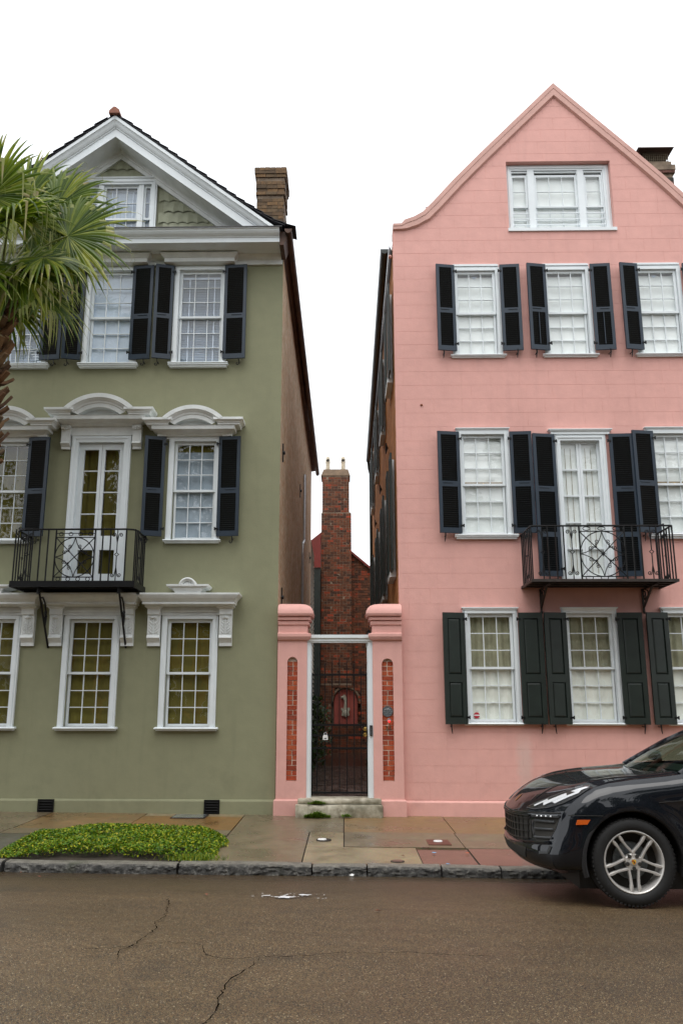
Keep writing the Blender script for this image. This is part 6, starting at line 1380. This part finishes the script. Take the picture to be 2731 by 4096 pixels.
def frond(hub, face, axis, Rr, seed, droop=1.0, n=56, spread=2.5):
    # fan leaf: hub = end of the stalk, axis = direction the stalk points, face = leaf normal
    rk = random.Random(seed); base = Vector((TX, TY, 7.05))+Vector((rk.uniform(-.08, .08), rk.uniform(-.08, .08), rk.uniform(-.2, .2))); hub = Vector(hub); ax = Vector(axis).normalized(); fn = Vector(face); fn = (fn-ax*fn.dot(ax)).normalized(); sd = ax.cross(fn)
    b = MB(); mid = base.lerp(hub, .5)+Vector((0, 0, .10)); b.tube([base, base.lerp(mid, .6)+Vector((0, 0, .04)), mid, mid.lerp(hub, .6)+Vector((0, 0, .03)), hub], [.022, .018, .015, .013, .012], 6, m=1)
    for i in range(n):
        u = (i+.5)/n*2-1; a = u*spread+rk.uniform(-.03, .03); L = Rr*(.74+.26*math.cos(a*.62))*rk.uniform(.88, 1.06); d = ax*math.cos(a)+sd*math.sin(a); wmax = .0265*Rr/.8*rk.uniform(.8, 1.15); dr = droop*rk.uniform(.6, 1.5); bend = rk.random() < .24
        perp = d.cross(fn).normalized(); vs = []; N = 8
        for k in range(N+1):
            f = k/N; w = wmax*(.25+1.6*f if f < .42 else .92*max(0, 1-(f-.42)/.58)**.8+.05); w = min(w, wmax)
            p = hub+d*(L*f)+fn*(.05*Rr*math.sin(f*2.2)*math.cos(a)); g = max(0, f-.42)/.58; p -= Vector((0, 0, 1))*(dr*.20*Rr*g**1.8+.05*Rr*f*f); p -= d*(.08*Rr*dr*g**2.2)
            if bend and f > .6: p -= Vector((0, 0, 1))*(.30*Rr*(f-.6)/.4*1.1); p -= d*(L*(f-.6)*.75)
            fold = .35*w
            vs += [p-perp*w, p+fn*fold, p+perp*w]
        fs = []; ms = []
        b0 = len(b.v); b.v += [tuple(q) for q in vs]
        for k in range(N):
            mt = 2 if k >= N-2 and rk.random() < .45 or bend and k >= N-4 else 0
            for c in (0, 1): b.f.append((b0+3*k+c, b0+3*k+c+1, b0+3*k+c+4, b0+3*k+c+3)); b.m.append(mt)
        if rk.random() < .30:
            tip = Vector(vs[-2]); e = tip+Vector((rk.uniform(-.05, .12), rk.uniform(-.06, .06), -rk.uniform(.08, .28)*Rr)); m2 = (tip+e)/2+d*.05; b.tube([tip, m2, e], [.0022, .0018, .001], 3, m=2, caps=False)
    return b.build('frond', [M['palm'], M['petiole'], M['palmtip']], pm)
# stalk ends and facings as they hang round the crown
F = [((-3.82, -2.72, 7.88), (-.1, -1, .15), (1, -.1, .02), .88, .55), ((-4.34, -2.95, 7.26), (.1, -1, .15), (.5, -.2, -1), .70, .4), ((-4.80, -3.05, 8.30), (.1, -1, .1), (.3, -.2, .9), .85, .55), ((-4.12, -2.45, 8.50), (-.1, -1, .2), (.8, -.1, .5), .80, .7),
     ((-4.62, -2.3, 8.72), (0, -1, .2), (.35, .1, 1), .85, .5), ((-4.30, -2.2, 8.05), (-.2, -.8, .7), (.9, .4, .2), .82, 1.1), ((-4.40, -3.3, 7.80), (.2, -.9, .45), (.55, -.7, -.1), .80, 1.2), ((-5.05, -3.4, 7.75), (0, -.7, .7), (-.05, -1, -.2), .82, 1.1),
     ((-4.85, -3.2, 7.15), (.1, -.9, .4), (.1, -.6, -.9), .72, .8), ((-5.60, -3.1, 8.2), (-.3, -1, .3), (-.7, -.5, .6), .85, 1), ((-5.9, -2.7, 7.7), (-.3, -.8, .6), (-1, -.2, 0), .85, 1), ((-5.5, -2.2, 8.7), (0, -1, .3), (-.5, .3, 1), .85, 1),
     ((-5.0, -1.9, 8.85), (0, -1, .4), (0, .5, 1), .85, 1), ((-5.7, -1.9, 7.6), (-.2, -.4, .9), (-.9, .7, -.1), .8, 1), ((-4.6, -1.8, 7.75), (.3, -.3, .9), (.6, .9, .1), .8, 1.1), ((-5.1, -1.7, 7.4), (0, .2, 1), (0, 1, -.3), .8, 1), ((-5.5, -3.0, 7.2), (-.2, -.8, .5), (-.6, -.5, -.7), .7, .8), ((-4.55, -2.5, 8.2), (.3, -.9, .4), (.6, -.3, .7), .8, 1.0), ((-4.35, -2.1, 7.35), (.4, -.5, .6), (.8, .4, -.7), .7, .8), ((-4.05, -2.9, 7.45), (.3, -.8, .6), (.75, -.4, -.55), .66, .9)]
for i, (h, fc, ax, r_, dr) in enumerate(F): frond(h, fc, ax, r_*1.28, 100+i, dr)
# ============================================================ the far side of the street, behind the camera: mirrored in the windows and in the car, some trees added to block sky light
def street_tree(x, y, h, r_, n, label, seed):
    rk = random.Random(seed); t = thing('street_tree', (x, y, 0), label, 'tree', 'trees across the street'); b = MB()
    b.tube([(x, y, -.3), (x+.1, y, h*.2), (x-.05, y, h*.42), (x, y, h*.75)], [.28, .22, .17, .06], 10); cl = []
    for i in range(16):
        a = rk.uniform(0, 6.28); q = r_*rk.uniform(.3, .9); z = h*rk.uniform(.42, .95); k = 1-.55*abs(z/h-.62)/.38; c = Vector((x+q*k*math.cos(a), y+q*k*math.sin(a), z)); cl.append((c, r_*rk.uniform(.28, .45))); b.tube([(x, y, h*rk.uniform(.25, .5)), (Vector((x, y, h*.45))+c)/2, c], [.09, .06, .02], 5)
    b.build('trunk', M['bark'], t); b = MB()
    for i in range(n):
        c, rr = rk.choice(cl); d = Vector((rk.gauss(0, 1), rk.gauss(0, 1), rk.gauss(0, .8))).normalized()*rr*rk.random()**.4; p = c+d; u = Vector((rk.gauss(0, 1), rk.gauss(0, 1), rk.gauss(0, 1))).normalized(); v = u.orthogonal().normalized(); L = rk.uniform(.10, .24); b.add([p-u*L, p+v*L*.6, p+u*L, p-v*L*.6], [(0, 1, 2, 3)])
    b.build('crown', M['shrub'], t); return t
for i, (x, y, h, r_, lb) in enumerate(((-9.5, -20.5, 11.5, 3.4, 'tall leafy tree across the street, mirrored in the panes left of the white balcony door'), (-2.2, -19.8, 9.2, 2.8, 'leafy tree across the street behind the viewpoint, mirrored in the green house panes'), (4.6, -20.2, 10.6, 3.2, 'broad leafy tree across the street, mirrored in the car bonnet'), (11.5, -20.6, 11.8, 3.5, 'tall leafy tree across the street, mirrored in the car door'), (-6.0, -18.9, 12.3, 3.3, 'unseen spreading tree added at the far kerb to block sky light, left of the viewpoint'), (1.2, -19.2, 11.6, 3.0, 'unseen narrow tree added at the far kerb to block sky light, straight behind the viewpoint'), (8.2, -18.9, 12.4, 3.4, 'unseen spreading tree added at the far kerb to block sky light, right of the viewpoint'), (-14, -19.5, 12.5, 3.6, 'outermost unseen tree added at the far left kerb to block sky light'))): street_tree(x, y, h, r_, 3200, lb, 200+i)  # far kerb trees are added to keep sky light off the lower fronts
b = MB(); b.add([(-60, -17.3, -.05), (60, -17.3, -.05), (60, -21.5, .05), (-60, -21.5, .05), (-60, -17.3, -.3), (60, -17.3, -.3)], [(0, 3, 2, 1), (0, 1, 5, 4)]); b.build('far_sidewalk', M['slab_grey'], kind='structure')
for k, (x0, x1, h, mt, lb) in enumerate(((-24, -12.3, 8.2, 'clap', 'grey weatherboarded house across the street behind the tall left tree'), (-12, -4.2, 7.2, 'side_pink', 'two storey brick house across the street, mirrored in the ground floor panes'), (-3.9, 4.4, 7.8, 'stucco_green', 'green rendered house across the street behind the viewpoint'), (4.7, 13, 7.0, 'side_green', 'worn brick house across the street, mirrored in the car side'), (13.3, 25, 8.0, 'clap', 'grey weatherboarded house across the street behind the tall right tree'))):
    t = thing('far_house', ((x0+x1)/2, -25, 0), lb, 'house', 'houses across the street'); b = MB(); b.box(x0, x1, -29, -21.5, -.1, h); b.build('wall', M[mt], t)
    b = MB(); xm = (x0+x1)/2; b.ext([(x0-.3, h), (x1+.3, h), (xm, h+1.7)], -29.2, -21.2, 'y'); b.build('roof', M['slate'], t)
    for i in range(4):
        for z in (1.3, 4.6): x = x0+(x1-x0)*(i+.5)/4; b = MB(); b.frame(x-.5, x+.5, z, z+1.8, .09, -21.5, -21.44); f = b.build('window', M['white'], t); b = MB(); b.box(x-.41, x+.41, -21.49, -21.47, z+.09, z+1.71); b.build('pane', M['dark'], f)
